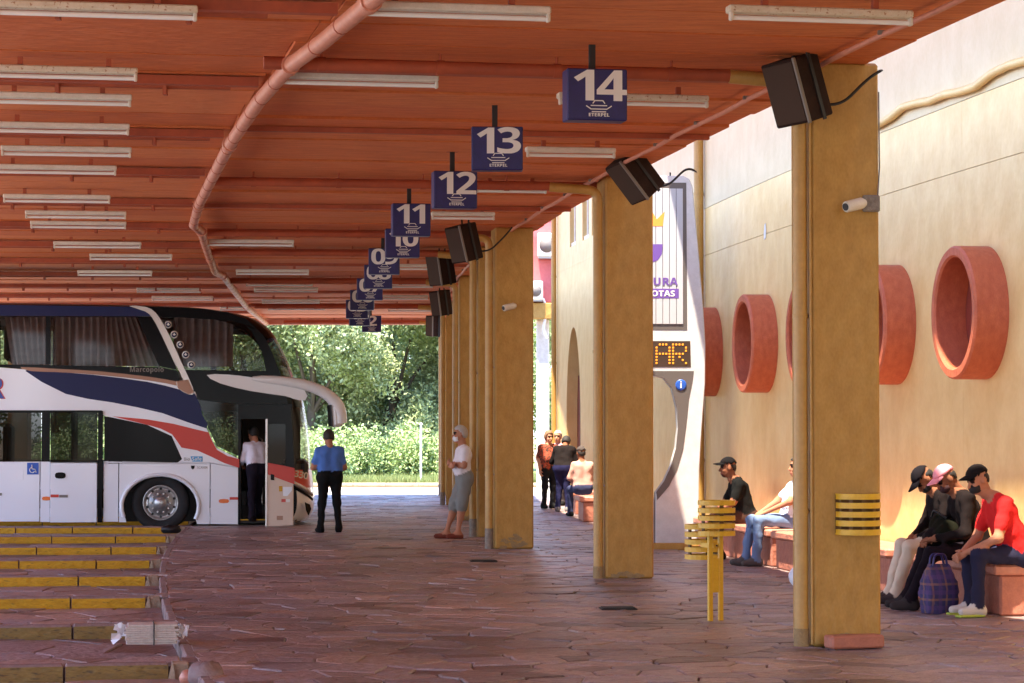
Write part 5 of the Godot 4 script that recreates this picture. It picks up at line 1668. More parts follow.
# ------------------------------------------------------------------ people: smooth bodies meshed from tapered bones
var fold_noise = fn(991, 7.0, 2)
func cap(a, b, ra, rb, c1, c2 = null, split = 2.0, nz = 0.0) -> Dictionary:
	return {"a": a, "b": b, "ra": ra, "rb": rb, "c1": c1, "c2": c1 if c2 == null else c2, "s": split, "nz": nz, "el": Vector3.ZERO, "bs": Basis.IDENTITY}
func ell(c, r: Vector3, bs: Basis, col) -> Dictionary:
	return {"a": c, "b": c, "ra": max(r.x, max(r.y, r.z)), "rb": 0.0, "c1": col, "c2": col, "s": 2.0, "nz": 0.0, "el": r, "bs": bs.inverse()}
func nets(pr: Array, h: float, k: float, out: Dictionary, miny: float) -> void:
	var lo := Vector3(1e9, 1e9, 1e9)
	var hi := -lo
	for p in pr:
		var r: float = max(p.ra, p.rb) + k + 2.0 * h + p.nz
		var rv := Vector3(r, r, r)
		lo = lo.min(p.a - rv).min(p.b - rv)
		hi = hi.max(p.a + rv).max(p.b + rv)
	var nx := int((hi.x - lo.x) / h) + 2
	var ny := int((hi.y - lo.y) / h) + 2
	var nz := int((hi.z - lo.z) / h) + 2
	var nxy := nx * ny
	var fld := PackedFloat32Array()
	fld.resize(nxy * nz)
	fld.fill(1.0)
	var own := PackedInt32Array()
	own.resize(nxy * nz)
	var bd := PackedFloat32Array()
	bd.resize(nxy * nz)
	bd.fill(9.0)
	for idx in pr.size():
		var p: Dictionary = pr[idx]
		var a: Vector3 = p.a
		var b: Vector3 = p.b
		var ra: float = p.ra
		var rb: float = p.rb
		var el: Vector3 = p.el
		var bs: Basis = p.bs
		var is_el: bool = el.x > 0.0
		var mr: float = min(el.x, min(el.y, el.z))
		var amp: float = p.nz
		var ab := b - a
		var l2: float = max(ab.length_squared(), 1e-9)
		var rr: float = max(ra, rb) + k + 1.5 * h
		var x0 := int((min(a.x, b.x) - rr - lo.x) / h)
		var x1 := int((max(a.x, b.x) + rr - lo.x) / h) + 1
		var y0 := int((min(a.y, b.y) - rr - lo.y) / h)
		var y1 := int((max(a.y, b.y) + rr - lo.y) / h) + 1
		var z0 := int((min(a.z, b.z) - rr - lo.z) / h)
		var z1 := int((max(a.z, b.z) + rr - lo.z) / h) + 1
		for z in range(max(z0, 0), min(z1, nz)):
			for y in range(max(y0, 0), min(y1, ny)):
				var i: int = z * nxy + y * nx + max(x0, 0)
				for x in range(max(x0, 0), min(x1, nx)):
					var q := Vector3(lo.x + x * h, lo.y + y * h, lo.z + z * h)
					var d: float
					if is_el:
						var w: Vector3 = (bs * (q - a)) / el
						d = (w.length() - 1.0) * mr
					else:
						var t: float = clamp((q - a).dot(ab) / l2, 0.0, 1.0)
						d = q.distance_to(a + ab * t) - lerp(ra, rb, t)
					if amp > 0.0: d += amp * fold_noise.get_noise_3dv(q)
					var f := fld[i]
					var hh: float = max(k - abs(f - d), 0.0) / k
					fld[i] = min(f, d) - hh * hh * k * 0.25
					if d < bd[i]:
						bd[i] = d
						own[i] = idx
					i += 1
	var vid := PackedInt32Array()
	vid.resize(nxy * nz)
	vid.fill(-1)
	var base: int = out.v.size()
	var vs := PackedVector3Array()
	var cs := PackedColorArray()
	var off := [0, 1, nx, nx + 1, nxy, nxy + 1, nxy + nx, nxy + nx + 1]
	var cor := [Vector3(0, 0, 0), Vector3(1, 0, 0), Vector3(0, 1, 0), Vector3(1, 1, 0), Vector3(0, 0, 1), Vector3(1, 0, 1), Vector3(0, 1, 1), Vector3(1, 1, 1)]
	var eg := [[0, 1], [2, 3], [4, 5], [6, 7], [0, 2], [1, 3], [4, 6], [5, 7], [0, 4], [1, 5], [2, 6], [3, 7]]
	for z in nz - 1:
		for y in ny - 1:
			var i := z * nxy + y * nx
			for x in nx - 1:
				var n0 := fld[i] < 0.0
				var mixed := false
				for c in range(1, 8):
					if (fld[i + off[c]] < 0.0) != n0:
						mixed = true
						break
				if mixed:
					var s := Vector3.ZERO
					var n := 0
					for e in eg:
						var fa := fld[i + off[e[0]]]
						var fb := fld[i + off[e[1]]]
						if (fa < 0.0) != (fb < 0.0):
							s += cor[e[0]].lerp(cor[e[1]], fa / (fa - fb))
							n += 1
					var v: Vector3 = lo + (Vector3(x, y, z) + s / n) * h
					# colour of the nearest bone
					var bi := i
					var bb := 9.0
					for c in 8:
						if bd[i + off[c]] < bb:
							bb = bd[i + off[c]]
							bi = i + off[c]
					var p: Dictionary = pr[own[bi]]
					var col: Color = p.c1
					if p.s < 1.5:
						var ab: Vector3 = p.b - p.a
						if (v - p.a).dot(ab) / max(ab.length_squared(), 1e-9) > p.s: col = p.c2
					v.y = max(v.y, miny)
					vid[i] = vs.size()
					vs.append(v)
					cs.append(col)
				i += 1
	var ix := PackedInt32Array()
	var nr := PackedVector3Array()
	nr.resize(vs.size())
	for z in range(1, nz - 1):
		for y in range(1, ny - 1):
			var i := z * nxy + y * nx + 1
			for x in range(1, nx - 1):
				var f0 := fld[i] < 0.0
				for ax in 3:
					var st: int = 1 if ax == 0 else (nx if ax == 1 else nxy)
					if (fld[i + st] < 0.0) == f0: continue
					var u: int = nx if ax == 0 else (nxy if ax == 1 else 1)
					var w: int = nxy if ax == 0 else (1 if ax == 1 else nx)
					var q0 := vid[i - u - w]
					var q1 := vid[i - w]
					var q2 := vid[i]
					var q3 := vid[i - u]
					if q0 < 0 or q1 < 0 or q2 < 0 or q3 < 0: continue
					var nn := (vs[q2] - vs[q0]).cross(vs[q3] - vs[q1])
					if not f0: nn = -nn
					nr[q0] += nn
					nr[q1] += nn
					nr[q2] += nn
					nr[q3] += nn
					if f0: ix.append_array(PackedInt32Array([q0, q2, q1, q0, q3, q2]))
					else: ix.append_array(PackedInt32Array([q0, q1, q2, q0, q2, q3]))
				i += 1
	for i in nr.size(): nr[i] = nr[i].normalized()
	for i in ix.size(): ix[i] += base
	out.v.append_array(vs)
	out.n.append_array(nr)
	out.c.append_array(cs)
	out.i.append_array(ix)
func blank() -> Dictionary:
	return {"v": PackedVector3Array(), "n": PackedVector3Array(), "c": PackedColorArray(), "i": PackedInt32Array()}
func netmesh(o: Dictionary) -> ArrayMesh:
	var arr := []
	arr.resize(Mesh.ARRAY_MAX)
	arr[Mesh.ARRAY_VERTEX] = o.v
	arr[Mesh.ARRAY_NORMAL] = o.n
	arr[Mesh.ARRAY_COLOR] = o.c
	arr[Mesh.ARRAY_INDEX] = o.i
	var m := ArrayMesh.new()
	m.add_surface_from_arrays(Mesh.PRIMITIVE_TRIANGLES, arr)
	return m
func hand(out, wr: Vector3, dir: Vector3, pn: Vector3, side, skin, curl = 0.5, cell = 0.006):
	# dir: wrist to knuckles; pn: palm normal (fingers curl that way); side: +1 thumb on dir x pn side
	dir = dir.normalized()
	pn = (pn - dir * pn.dot(dir)).normalized()
	var ac = dir.cross(pn) * side
	var pr = []
	pr.append(cap(wr - dir * 0.02, wr + dir * 0.03, 0.027, 0.026, skin))
	for k in 3: pr.append(cap(wr + dir * 0.03 + ac * (0.018 * (k - 1)), wr + dir * 0.085 + ac * (0.024 * (k - 1)), 0.018, 0.014, skin))
	var lens = [0.072, 0.08, 0.074, 0.058]
	for k in 4:
		var o = wr + dir * 0.088 + ac * (0.031 - 0.0207 * k)
		var a1 = curl * 0.7
		var a2 = curl * 1.7
		var d1 = dir * cos(a1) + pn * sin(a1)
		var d2 = dir * cos(a2) + pn * sin(a2)
		var m = o + d1 * lens[k] * 0.5
		pr.append(cap(o - dir * 0.01, m, 0.0098, 0.009, skin))
		pr.append(cap(m, m + d2 * lens[k] * 0.5, 0.009, 0.0075, skin))
	var tb = wr + dir * 0.025 + ac * 0.028
	var td = (dir * 0.75 + ac * 0.55 + pn * 0.35).normalized()
	pr.append(cap(tb, tb + td * 0.04, 0.013, 0.011, skin))
	pr.append(cap(tb + td * 0.04, tb + td * 0.04 + (td + dir * 0.4).normalized() * 0.032, 0.011, 0.009, skin))
	nets(pr, cell, 0.008, out, -9.0)
func head(out, c: Vector3, b: Basis, skin: Color, o: Dictionary, cell):
	var L = func(v): return c + b * v
	var dk = Color(0.02, 0.015, 0.012)
	var lip = skin.lerp(Color(0.30, 0.07, 0.06), 0.5)
	var jaw = skin.lerp(Color(0.02, 0.015, 0.012), 0.75) if o.get("beard", false) else skin
	var pr = [ell(L.call(Vector3(-0.012, 0.03, 0)), Vector3(0.097, 0.102, 0.077), b, skin), ell(L.call(Vector3(0.026, -0.045, 0)), Vector3(0.066, 0.082, 0.059), b, skin),
		ell(L.call(Vector3(0.048, -0.085, 0)), Vector3(0.044, 0.038, 0.042), b, jaw), cap(L.call(Vector3(-0.03, -0.05, 0)), L.call(Vector3(-0.045, -0.15, 0)), 0.056, 0.056, skin),
		cap(L.call(Vector3(0.088, 0.008, 0)), L.call(Vector3(0.110, -0.034, 0)), 0.010, 0.0155, skin), ell(L.call(Vector3(0.084, -0.073, 0)), Vector3(0.012, 0.009, 0.024), b, lip)]
	for s in [-1, 1]:
		pr.append(ell(L.call(Vector3(-0.008, -0.008, s * 0.079)), Vector3(0.022, 0.034, 0.012), b, skin))
		pr.append(cap(L.call(Vector3(0.084, 0.028, s * 0.014)), L.call(Vector3(0.070, 0.028, s * 0.05)), 0.0115, 0.009, o.get("brow", dk)))
		pr.append(ell(L.call(Vector3(0.079, 0.006, s * 0.033)), Vector3(0.011, 0.007, 0.014), b, dk))
		pr.append(ell(L.call(Vector3(0.062, -0.035, s * 0.036)), Vector3(0.026, 0.024, 0.022), b, skin))
	nets(pr, cell, 0.016, out, -9.0)
func dome(c: Vector3, b: Basis, r: Vector3, cutfn: Callable) -> ArrayMesh:
	# a shell of hair or cap: an ellipsoid whose vertices inside the cut are drawn into the head
	var st = ST(true)
	var nu = 26
	var nv = 16
	var pt = func(i, j):
		var th = PI * j / nv
		var ph = TAU * (i % nu) / nu
		var v = Vector3(sin(th) * cos(ph), cos(th), sin(th) * sin(ph))
		var p = v * r * (1.0 + 0.03 * fold_noise.get_noise_3dv(v * 0.6 + c))
		return c + b * (p * cutfn.call(p))
	for j in nv:
		for i in nu:
			var a = pt.call(i, j)
			var d = pt.call(i + 1, j)
			var e = pt.call(i + 1, j + 1)
			var f = pt.call(i, j + 1)
			if j > 0: tri(st, a, d, e)
			if j < nv - 1: tri(st, a, e, f)
	return done(st)
# joints in the person's own axes: x forward, y up, z to the person's right
func person(label, pos: Vector3, turn, J: Dictionary, o: Dictionary):
	var t = thing("person", label, "person", pos, turn, o.get("group", ""))
	var skin: Color = o.skin
	var top: Color = o.top
	var bot: Color = o.bottom
	var shoe: Color = o.shoe
	var cell = o.get("cell", 0.017)
	var hip: Vector3 = J.hip
	var neck: Vector3 = J.neck
	var up = (neck - hip).normalized()
	var right = J.get("right", Vector3(0, 0, 1))
	var w = o.get("width", 1.0)
	var fwd = right.cross(up).normalized() * -1.0
	if fwd.dot(J.get("fw", Vector3(1, 0, 0))) < 0: fwd = -fwd
	var chest = hip.lerp(neck, 0.72)
	var belly = hip.lerp(neck, 0.36) + fwd * o.get("belly", 0.02)
	var fz = 0.016
	var pr = []
	for s in [-1, 1]:
		pr.append(cap(belly + right * s * 0.065 * w, chest + right * s * 0.075 * w, 0.115 * w, 0.118 * w, top, top, 2, fz))
		pr.append(cap(hip + up * 0.03 + right * s * 0.07 * w, belly + right * s * 0.065 * w, 0.125 * w, 0.118 * w, bot, top, o.get("hem", 0.05), fz))
	pr.append(cap(hip - right * 0.085 * w - up * 0.02, hip + right * 0.085 * w - up * 0.02, 0.112 * w, 0.112 * w, bot, bot, 2, fz))
	var shy = neck - up * 0.08
	var shL = J.get("shL", shy - right * 0.165 * w)
	var shR = J.get("shR", shy + right * 0.165 * w)
	pr.append(cap(shL, shy + up * 0.02, 0.066, 0.07, top, top, 2, fz))
	pr.append(cap(shR, shy + up * 0.02, 0.066, 0.07, top, top, 2, fz))
	pr.append(cap(neck - up * 0.03, J.head - Vector3(0, 0.08, 0), 0.056, 0.05, skin))
	var slv = o.get("sleeve", 2.0)
	for q in [["L", shL, J.elL, J.wrL], ["R", shR, J.elR, J.wrR]]:
		if slv > 1.0:
			pr.append(cap(q[1], q[2], 0.058, 0.05, top, top, 2, fz))
			pr.append(cap(q[2], q[3], 0.05, 0.036, top, skin, 0.93, fz))
		else:
			pr.append(cap(q[1], q[1].lerp(q[2], slv), 0.06, 0.06, top, top, 2, fz))
			pr.append(cap(q[1].lerp(q[2], slv * 0.8), q[2], 0.043, 0.038, skin))
			pr.append(cap(q[2], q[3], 0.040, 0.027, skin))
	var hl = hip - right * 0.09 * w
	var hr = hip + right * 0.09 * w
	for q in [[hl, J.knL, J.anL, J.get("toL", null)], [hr, J.knR, J.anR, J.get("toR", null)]]:
		if o.get("shorts", false):
			pr.append(cap(q[0], q[0].lerp(q[1], 0.98), 0.10, 0.098, bot, bot, 2, fz))
			pr.append(cap(q[0].lerp(q[1], 0.85), q[1], 0.058, 0.052, skin))
			pr.append(cap(q[1], q[2], 0.054, 0.034, skin))
			pr.append(cap(q[1].lerp(q[2], 0.15) - fwd * 0.015, q[1].lerp(q[2], 0.45) - fwd * 0.015, 0.05, 0.045, skin))
		else:
			pr.append(cap(q[0], q[1], 0.095 * w, 0.068, bot, bot, 2, fz))
			pr.append(cap(q[1], q[2], 0.066, 0.054, bot, bot, 2, fz))
		var toe = q[3] if q[3] != null else q[2] + Vector3(0.15, -0.05, 0)
		var sole = min(q[2].y - 0.07, toe.y - 0.01)
		var heel = Vector3(q[2].x, toe.y, q[2].z) - (toe - q[2]).normalized() * Vector3(1, 0, 1) * 0.04
		pr.append(cap(q[2] + Vector3(0, -0.01, 0), heel, 0.042, 0.044, shoe if not o.get("shorts", false) else skin))
		pr.append(cap(heel, toe, 0.044, 0.038, shoe))
		pr.append(cap(q[2], heel.lerp(toe, 0.6), 0.038, 0.034, shoe if not o.get("shorts", false) else skin))
	var out = blank()
	nets(pr, cell, 0.045, out, o.get("floor", 0.0))
	var hb = Basis(Vector3.UP, J.get("hyaw", 0.0)) * Basis(Vector3(0, 0, 1), J.get("hpitch", 0.0))
	head(out, J.head, hb, skin, o, cell * 0.42)
	for q in [["L", J.elL, J.wrL, -1], ["R", J.elR, J.wrR, 1]]:
		if o.get("hide_hands", false): continue
		var dir = (q[2] - q[1]).normalized()
		hand(out, q[2] + dir * 0.012, J.get("hd" + q[0], dir), J.get("pn" + q[0], Vector3(0, -1, 0)), J.get("th" + q[0], float(q[3])), skin, o.get("curl", 0.55), 0.006 if cell < 0.02 else 0.009)
	if o.has("pattern"):
		var pc: Color = o.pattern
		var th = o.get("pattern_at", 0.05)
		for i in out.c.size():
			if out.c[i].is_equal_approx(top) and fold_noise.get_noise_3dv(out.v[i] * 3.0 + Vector3(5, 0, 0)) > th: out.c[i] = pc
	mi("body", netmesh(out), M.person, t)
	# hair, cap, mask
	var hm = mat(o.hair, 0.75)
	if o.get("hat", null) == null or o.get("long_hair", false):
		mi("hair", dome(J.head + hb * Vector3(-0.012, 0.02, 0), hb, Vector3(0.117, 0.132, 0.097), func(p): return 0.66 if p.y < (lerp(-0.13, 0.065, clamp((p.x + 0.0) / 0.08, 0.0, 1.0)) if o.get("long_hair", false) else lerp(-0.085, 0.065, clamp((p.x + 0.06) / 0.13, 0.0, 1.0))) else 1.0), hm, t)
	else:
		var cm = mat(o.hat, 0.9)
		cm.metallic_specular = 0.2
		var cp = mi("cap", dome(J.head + hb * Vector3(-0.008, 0.03, 0), hb, Vector3(0.116, 0.112, 0.096), func(p): return 0.5 if p.y < 0.022 else 1.0), cm, t)
		var vz = ST(true)
		var rows = []
		for i in 9:
			var u = -1.0 + i / 4.0
			rows.append([Vector3(0.088 - 0.05 * u * u, 0.068 - 0.012 * u * u, u * 0.078), Vector3(0.195 - 0.075 * u * u, 0.055 - 0.022 * u * u, u * 0.066)])
		for i in 8:
			var a = J.head + hb * rows[i][0]
			var b = J.head + hb * rows[i + 1][0]
			var c = J.head + hb * rows[i + 1][1]
			var d = J.head + hb * rows[i][1]
			var th = hb * Vector3(0, 0.007, 0)
			quad(vz, a, b, c, d)
			quad(vz, a + th, d + th, c + th, b + th)
			quad(vz, d, c, c + th, d + th)
		mi("visor", done(vz), cm, cp)
		mi("hair", dome(J.head + hb * Vector3(-0.012, 0.0, 0), hb, Vector3(0.103, 0.10, 0.086), func(p): return 0.6 if p.y < lerp(-0.075, 0.06, clamp((p.x + 0.08) / 0.10, 0.0, 1.0)) else 1.0), hm, t)
	if o.get("mask", null) != null:
		mi("face_mask", dome(J.head + hb * Vector3(0.046, -0.06, 0), hb, Vector3(0.066, 0.058, 0.066), func(p): return 0.7 if p.x < -0.02 else 1.0), mat(o.mask, 0.85), t)
	return t
func standing(h = 1.74) -> Dictionary:
	var k = h / 1.74
	return {"hip": Vector3(0, 0.93, 0) * k, "neck": Vector3(-0.01, 1.45, 0) * k, "head": Vector3(0.02, 1.60, 0) * k,
		"elL": Vector3(-0.03, 1.12, -0.25) * k, "elR": Vector3(-0.03, 1.12, 0.25) * k, "wrL": Vector3(0.06, 0.88, -0.26) * k, "wrR": Vector3(0.06, 0.88, 0.26) * k,
		"knL": Vector3(0.02, 0.50, -0.10) * k, "knR": Vector3(0.02, 0.50, 0.10) * k, "anL": Vector3(-0.02, 0.09, -0.11) * k, "anR": Vector3(-0.02, 0.09, 0.11) * k,
		"toL": Vector3(0.14, 0.04, -0.13) * k, "toR": Vector3(0.14, 0.04, 0.13) * k, "pnL": Vector3(0, 0, 1), "pnR": Vector3(0, 0, -1)}
func seated() -> Dictionary:
	return {"hip": Vector3(0, 0.56, 0), "neck": Vector3(0.06, 1.08, 0), "head": Vector3(0.12, 1.23, 0),
		"elL": Vector3(0.08, 0.76, -0.25), "elR": Vector3(0.08, 0.76, 0.25), "wrL": Vector3(0.30, 0.64, -0.10), "wrR": Vector3(0.30, 0.64, 0.10),
		"knL": Vector3(0.42, 0.52, -0.12), "knR": Vector3(0.42, 0.52, 0.12), "anL": Vector3(0.40, 0.09, -0.12), "anR": Vector3(0.40, 0.09, 0.12),
		"toL": Vector3(0.56, 0.04, -0.13), "toR": Vector3(0.56, 0.04, 0.13)}
func feet(px, py) -> Vector3: return onlevel(px, py, 0.0)
func people():
	var pm = StandardMaterial3D.new()
	pm.vertex_color_use_as_albedo = true
	pm.roughness = 0.9
	pm.metallic_specular = 0.2
	pm.uv1_triplanar = true
	pm.uv1_scale = Vector3.ONE * 4.0
	pm.normal_enabled = true
	pm.normal_texture = bump(0.02)
	pm.normal_scale = 0.5
	M.person = pm
	var sk1 = lin(178, 124, 98)
	var sk2 = lin(140, 92, 70)
	var sk3 = lin(200, 146, 118)
	var blk = lin(30, 29, 33)
	# man in the blue shirt by the coach
	var j = standing(1.70)
	j.merge({"hip": Vector3(0.0, 0.91, 0.01), "anL": Vector3(-0.04, 0.09, -0.15), "toL": Vector3(0.12, 0.04, -0.18), "anR": Vector3(-0.02, 0.09, 0.16), "toR": Vector3(0.13, 0.04, 0.2), "knL": Vector3(0.02, 0.49, -0.11), "knR": Vector3(0.01, 0.49, 0.13), "elL": Vector3(0.02, 1.06, -0.26), "elR": Vector3(0.02, 1.06, 0.26), "wrL": Vector3(0.25, 1.04, -0.12), "wrR": Vector3(0.25, 1.04, 0.13), "head": Vector3(0.05, 1.545, 0), "hpitch": -0.35, "pnL": Vector3(0, 1, 0), "pnR": Vector3(0, 1, 0)}, true)
	var bm = person("man in a blue shirt and black trousers standing by the coach, seen from behind", feet(329, 532.5), PI / 2 + 0.25, j, {"skin": sk1, "top": lin(88, 124, 194), "bottom": blk, "shoe": lin(24, 22, 22), "hair": c8(52, 44, 40), "width": 1.08, "sleeve": 0.62, "hem": 0.35, "floor": 0.0, "cell": 0.019})
	# man boarding
	j = standing(1.70)
	j.merge({"neck": Vector3(0.10, 1.40, 0), "head": Vector3(0.17, 1.53, 0), "knR": Vector3(0.16, 0.52, 0.09), "anR": Vector3(0.10, 0.12, 0.09), "toR": Vector3(0.26, 0.08, 0.1), "wrL": Vector3(0.28, 1.0, -0.16), "elL": Vector3(0.12, 1.08, -0.25), "wrR": Vector3(0.38, 1.12, 0.1), "elR": Vector3(0.2, 1.06, 0.22), "hpitch": -0.3}, true)
	var dx = (257.5 - 512) / F * 44.2
	person("man in a white shirt and dark trousers climbing into the coach", Vector3(dx, 0.07, -44.2), PI / 2 + 0.55, j, {"skin": sk1, "top": lin(222, 218, 230), "bottom": lin(34, 32, 40), "shoe": lin(22, 20, 20), "hair": c8(30, 26, 25), "sleeve": 2.0, "hem": 0.35, "cell": 0.019})
	# old man leaning on the fourth column
	j = standing(1.76)
	j.merge({"hip": Vector3(-0.17, 0.93, 0), "neck": Vector3(-0.14, 1.44, 0), "head": Vector3(-0.09, 1.61, 0), "knL": Vector3(-0.10, 0.50, -0.09), "knR": Vector3(-0.02, 0.50, 0.09), "anL": Vector3(-0.04, 0.09, -0.09), "anR": Vector3(0.10, 0.09, 0.09), "toL": Vector3(0.12, 0.035, -0.11), "toR": Vector3(0.26, 0.035, 0.11), "elL": Vector3(-0.10, 1.13, -0.25), "elR": Vector3(-0.10, 1.13, 0.25), "wrL": Vector3(0.06, 1.16, 0.05), "wrR": Vector3(0.07, 1.12, -0.05), "hdL": Vector3(0.0, 0.1, 1), "hdR": Vector3(0, 0.1, -1), "pnL": Vector3(-1, 0, 0), "pnR": Vector3(-1, 0, 0), "hyaw": -0.1}, true)
	person("grey haired man in white shirt, grey shorts and mask leaning on the fourth column", feet(454, 538.5) + Vector3(0, 0, 0.0), PI + 0.25, j, {"skin": sk1, "top": lin(222, 214, 216), "bottom": lin(128, 128, 124), "shoe": lin(120, 62, 50), "hair": c8(176, 170, 164), "sleeve": 0.62, "shorts": true, "hem": 0.42, "mask": c8(226, 226, 228), "belly": 0.05, "cell": 0.019})
	# far group
	j = standing(1.66)
	j.merge({"wrL": Vector3(0.24, 1.02, -0.12), "elL": Vector3(0.04, 1.04, -0.25), "hpitch": -0.1}, true)
	person("woman in a patterned red and brown top standing beyond the third column", feet(548.5, 508.5), -PI / 2 + 0.5, j, {"skin": sk3, "top": lin(176, 84, 62), "pattern": lin(84, 66, 58), "bottom": lin(36, 36, 42), "shoe": blk, "hair": c8(132, 98, 72), "long_hair": true, "sleeve": 0.7, "hem": -0.3, "cell": 0.024, "belly": 0.06, "width": 1.08})
	j = standing(1.66)
	person("person in pale pink standing behind the woman in the patterned top", feet(558, 505.5), -PI / 2 - 0.3, j, {"skin": sk3, "top": lin(220, 170, 176), "bottom": lin(70, 62, 64), "shoe": blk, "hair": c8(220, 206, 190), "sleeve": 2.0, "cell": 0.026})
	j = standing(1.68)
	j.merge({"neck": Vector3(0.16, 1.36, 0), "head": Vector3(0.29, 1.42, 0), "hpitch": -0.7, "wrL": Vector3(0.4, 0.98, -0.12), "wrR": Vector3(0.4, 0.98, 0.12), "elL": Vector3(0.16, 1.02, -0.27), "elR": Vector3(0.16, 1.02, 0.27), "knL": Vector3(0.04, 0.5, -0.08), "knR": Vector3(0.02, 0.5, 0.08)}, true)
	person("person in a black jacket and navy trousers bending forward, seen from behind", feet(563, 511.5), PI / 2 - 0.25, j, {"skin": sk2, "top": lin(34, 30, 32), "bottom": lin(40, 42, 72), "shoe": lin(120, 118, 120), "hair": c8(40, 34, 32), "sleeve": 2.0, "hem": -0.2, "cell": 0.024, "width": 1.05})
	var sp = onlevel(583, 517, 0.0)
	j = seated()
	person("person in a beige top and dark cap sitting on the small sunlit orange bench", sp, PI / 2 + 0.3, j, {"skin": sk2, "top": lin(196, 150, 138), "bottom": lin(60, 66, 96), "shoe": blk, "hair": c8(44, 38, 36), "hat": c8(78, 70, 68), "cell": 0.026})
	# men left of the near column
	var e1 = s_at(4.45, 766.0)
	var s8 = e1 + 2.0
	j = seated()
	j.merge({"neck": Vector3(0.16, 1.05, 0), "head": Vector3(0.26, 1.19, 0), "elL": Vector3(0.24, 0.74, -0.22), "elR": Vector3(0.24, 0.74, 0.22), "wrL": Vector3(0.42, 0.60, -0.1), "wrR": Vector3(0.42, 0.60, 0.1), "hpitch": -0.05}, true)
	person("bearded man in black shirt and black cap sitting on the bench behind the yellow bin", P(4.66, s8), yaw(s8) + PI, j, {"skin": sk2, "top": lin(24, 22, 23), "bottom": lin(70, 50, 46), "shoe": blk, "hair": c8(30, 25, 24), "hat": c8(22, 20, 22), "beard": true, "mask": null, "sleeve": 0.7, "cell": 0.018})
	var s9 = e1 + 0.3
	j = seated()
	j.merge({"hip": Vector3(0, 0.56, 0), "neck": Vector3(-0.10, 1.06, 0), "head": Vector3(-0.08, 1.22, 0), "elL": Vector3(0.10, 0.80, -0.22), "elR": Vector3(0.10, 0.80, 0.22), "wrL": Vector3(0.34, 0.68, -0.10), "wrR": Vector3(0.34, 0.68, 0.10), "knL": Vector3(0.46, 0.56, -0.1), "knR": Vector3(0.48, 0.56, 0.12), "anL": Vector3(0.50, 0.10, -0.1), "anR": Vector3(0.56, 0.10, 0.12), "toL": Vector3(0.66, 0.045, -0.11), "toR": Vector3(0.73, 0.045, 0.13)}, true)
	person("man in a sunlit white T-shirt and light jeans sitting beside the near column's pipe", P(4.84, s9), yaw(s9) + PI + 0.1, j, {"skin": sk1, "top": lin(226, 226, 230), "bottom": lin(108, 128, 164), "shoe": lin(92, 86, 84), "hair": c8(60, 50, 46), "sleeve": 0.62, "cell": 0.018})
	# three men right of the near column
	var p11 = feet(888, 603)
	var e = inv(p11.x, -p11.z)
	j = seated()
	j.merge({"neck": Vector3(0.16, 1.10, 0), "head": Vector3(0.30, 1.20, 0), "hpitch": -0.95, "elL": Vector3(0.22, 0.74, -0.26), "elR": Vector3(0.20, 0.74, 0.26), "wrL": Vector3(0.40, 0.63, -0.06), "wrR": Vector3(0.40, 0.63, 0.08), "knL": Vector3(0.50, 0.55, -0.14), "knR": Vector3(0.48, 0.55, 0.14), "anL": Vector3(0.66, 0.10, -0.16), "anR": Vector3(0.62, 0.10, 0.10), "toL": Vector3(0.82, 0.045, -0.17), "toR": Vector3(0.78, 0.045, 0.12)}, true)
	person("man in a black cap, dark jacket and beige trousers bowing his head on the bench", P(4.70, e.y - 0.02), yaw(e.y) + PI + 0.05, j, {"skin": sk2, "top": lin(32, 26, 28), "bottom": lin(206, 192, 172), "shoe": lin(70, 60, 60), "hair": c8(28, 24, 24), "hat": c8(26, 23, 27), "mask": c8(30, 28, 30), "cell": 0.016})
	var p13 = feet(958, 618)
	var e13 = inv(p13.x, -p13.z)
	j = seated()
	j.merge({"neck": Vector3(0.20, 1.11, 0), "head": Vector3(0.33, 1.22, 0), "hpitch": -0.6, "hyaw": 0.15, "elL": Vector3(0.24, 0.72, -0.26), "elR": Vector3(0.26, 0.72, 0.26), "wrL": Vector3(0.46, 0.66, -0.05), "wrR": Vector3(0.46, 0.66, 0.08), "knL": Vector3(0.52, 0.52, -0.14), "knR": Vector3(0.50, 0.52, 0.12), "anL": Vector3(0.74, 0.11, -0.17), "anR": Vector3(0.70, 0.11, 0.08), "toL": Vector3(0.91, 0.05, -0.18), "toR": Vector3(0.87, 0.05, 0.09)}, true)
	person("man in a light pink cap and black track jacket sitting between the other two", P(4.66, e13.y + 1.12), yaw(e13.y) + PI + 0.0, j, {"skin": sk2, "top": lin(30, 26, 28), "bottom": lin(30, 28, 30), "shoe": lin(60, 54, 54), "hair": c8(36, 30, 28), "hat": c8(236, 150, 160), "mask": c8(58, 30, 34), "cell": 0.016})
	j = seated()
	j.merge({"hip": Vector3(0, 0.56, 0), "neck": Vector3(0.24, 1.09, 0), "head": Vector3(0.40, 1.23, 0.0), "hpitch": -0.32, "hyaw": 0.2, "elL": Vector3(0.30, 0.71, -0.22), "elR": Vector3(0.30, 0.71, 0.24), "wrL": Vector3(0.52, 0.58, -0.04), "wrR": Vector3(0.52, 0.58, 0.06), "knL": Vector3(0.45, 0.54, -0.13), "knR": Vector3(0.44, 0.54, 0.14), "anL": Vector3(0.46, 0.11, -0.12), "anR": Vector3(0.42, 0.11, 0.13), "toL": Vector3(0.62, 0.05, -0.15), "toR": Vector3(0.59, 0.05, 0.14), "hdL": Vector3(0.8, -0.5, 0.5), "hdR": Vector3(0.8, -0.5, -0.5), "pnL": Vector3(-0.4, -0.4, 0.9), "pnR": Vector3(-0.4, -0.4, -0.9)}, true)
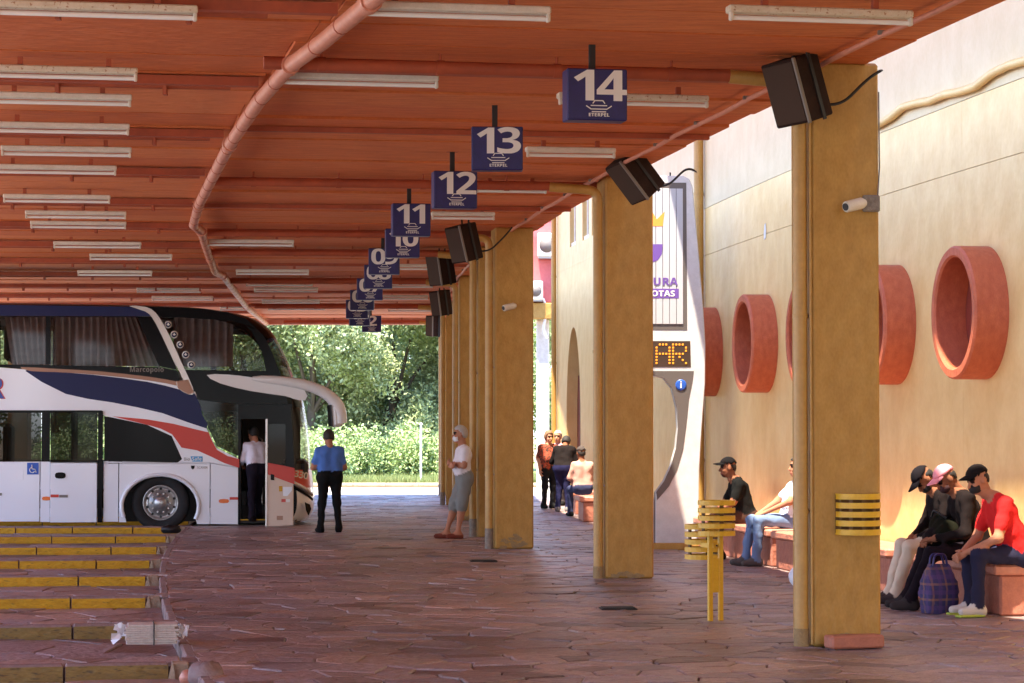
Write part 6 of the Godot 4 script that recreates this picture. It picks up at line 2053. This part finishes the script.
	var rm = person("man in a red T-shirt, black cap and dark jeans leaning forward on the bench", P(4.72, e13.y + 0.24), yaw(e13.y) + PI + 0.06, j, {"skin": sk1, "top": lin(206, 44, 44), "bottom": lin(44, 46, 66), "shoe": lin(196, 190, 184), "hair": c8(40, 32, 30), "hat": c8(30, 25, 25), "mask": c8(34, 30, 32), "sleeve": 0.65, "cell": 0.016})
	for q in [J_feet(j, "L"), J_feet(j, "R")]:
		var st = ST()
		box(st, Vector3.ZERO, Vector3(0.27, 0.022, 0.095), 0.008)
		mi("shoe_sole", done(st), M.sole, rm, q[0], Vector3(0, q[1], 0))
	# dark bag on the lap of the middle man
	var lb = thing("lap_bag", "large soft dark bag lying on the lap of the middle man", "bag", P(4.66, e13.y + 1.12), yaw(e13.y) + PI)
	var ob = blank()
	nets([cap(Vector3(0.30, 0.70, 0.02), Vector3(0.30, 0.78, 0.2), 0.12, 0.11, lin(28, 22, 21), null, 2, 0.02), cap(Vector3(0.42, 0.66, 0.1), Vector3(0.36, 0.62, 0.28), 0.09, 0.10, lin(32, 25, 24), null, 2, 0.02)], 0.016, 0.06, ob, -9)
	mi("bag_body", netmesh(ob), M.person, lb)
	mi("strap", tubem(bend([Vector3(0.32, 0.85, 0.02), Vector3(0.42, 0.93, 0.08), Vector3(0.40, 0.86, 0.2)], 0.05), 0.012, 6), M.black, lb)
	# bag shape added in place of a white leg half hidden by the pipe
	var wb = feet(799, 586)
	var wt = thing("leg_stand_in", "white bag shape standing in for a half hidden leg behind the near column's pipe", "bag", wb)
	var ow = blank()
	nets([cap(Vector3(0, 0.10, 0), Vector3(0.02, 0.26, 0), 0.11, 0.05, lin(220, 224, 236), null, 2, 0.02)], 0.014, 0.03, ow, 0.0)
	mi("bag_body", netmesh(ow), M.person, wt)
	mi("knot", tubem([Vector3(0.02, 0.30, 0), Vector3(0.03, 0.36, 0.0)], [0.02, 0.035], 7), M.signwhite, wt)
func J_feet(j, s) -> Array:
	var an = j["an" + s]
	var to = j["to" + s]
	var d = to - an
	return [Vector3((an.x + to.x) / 2, 0.012, (an.z + to.z) / 2), atan2(-d.z, d.x)]
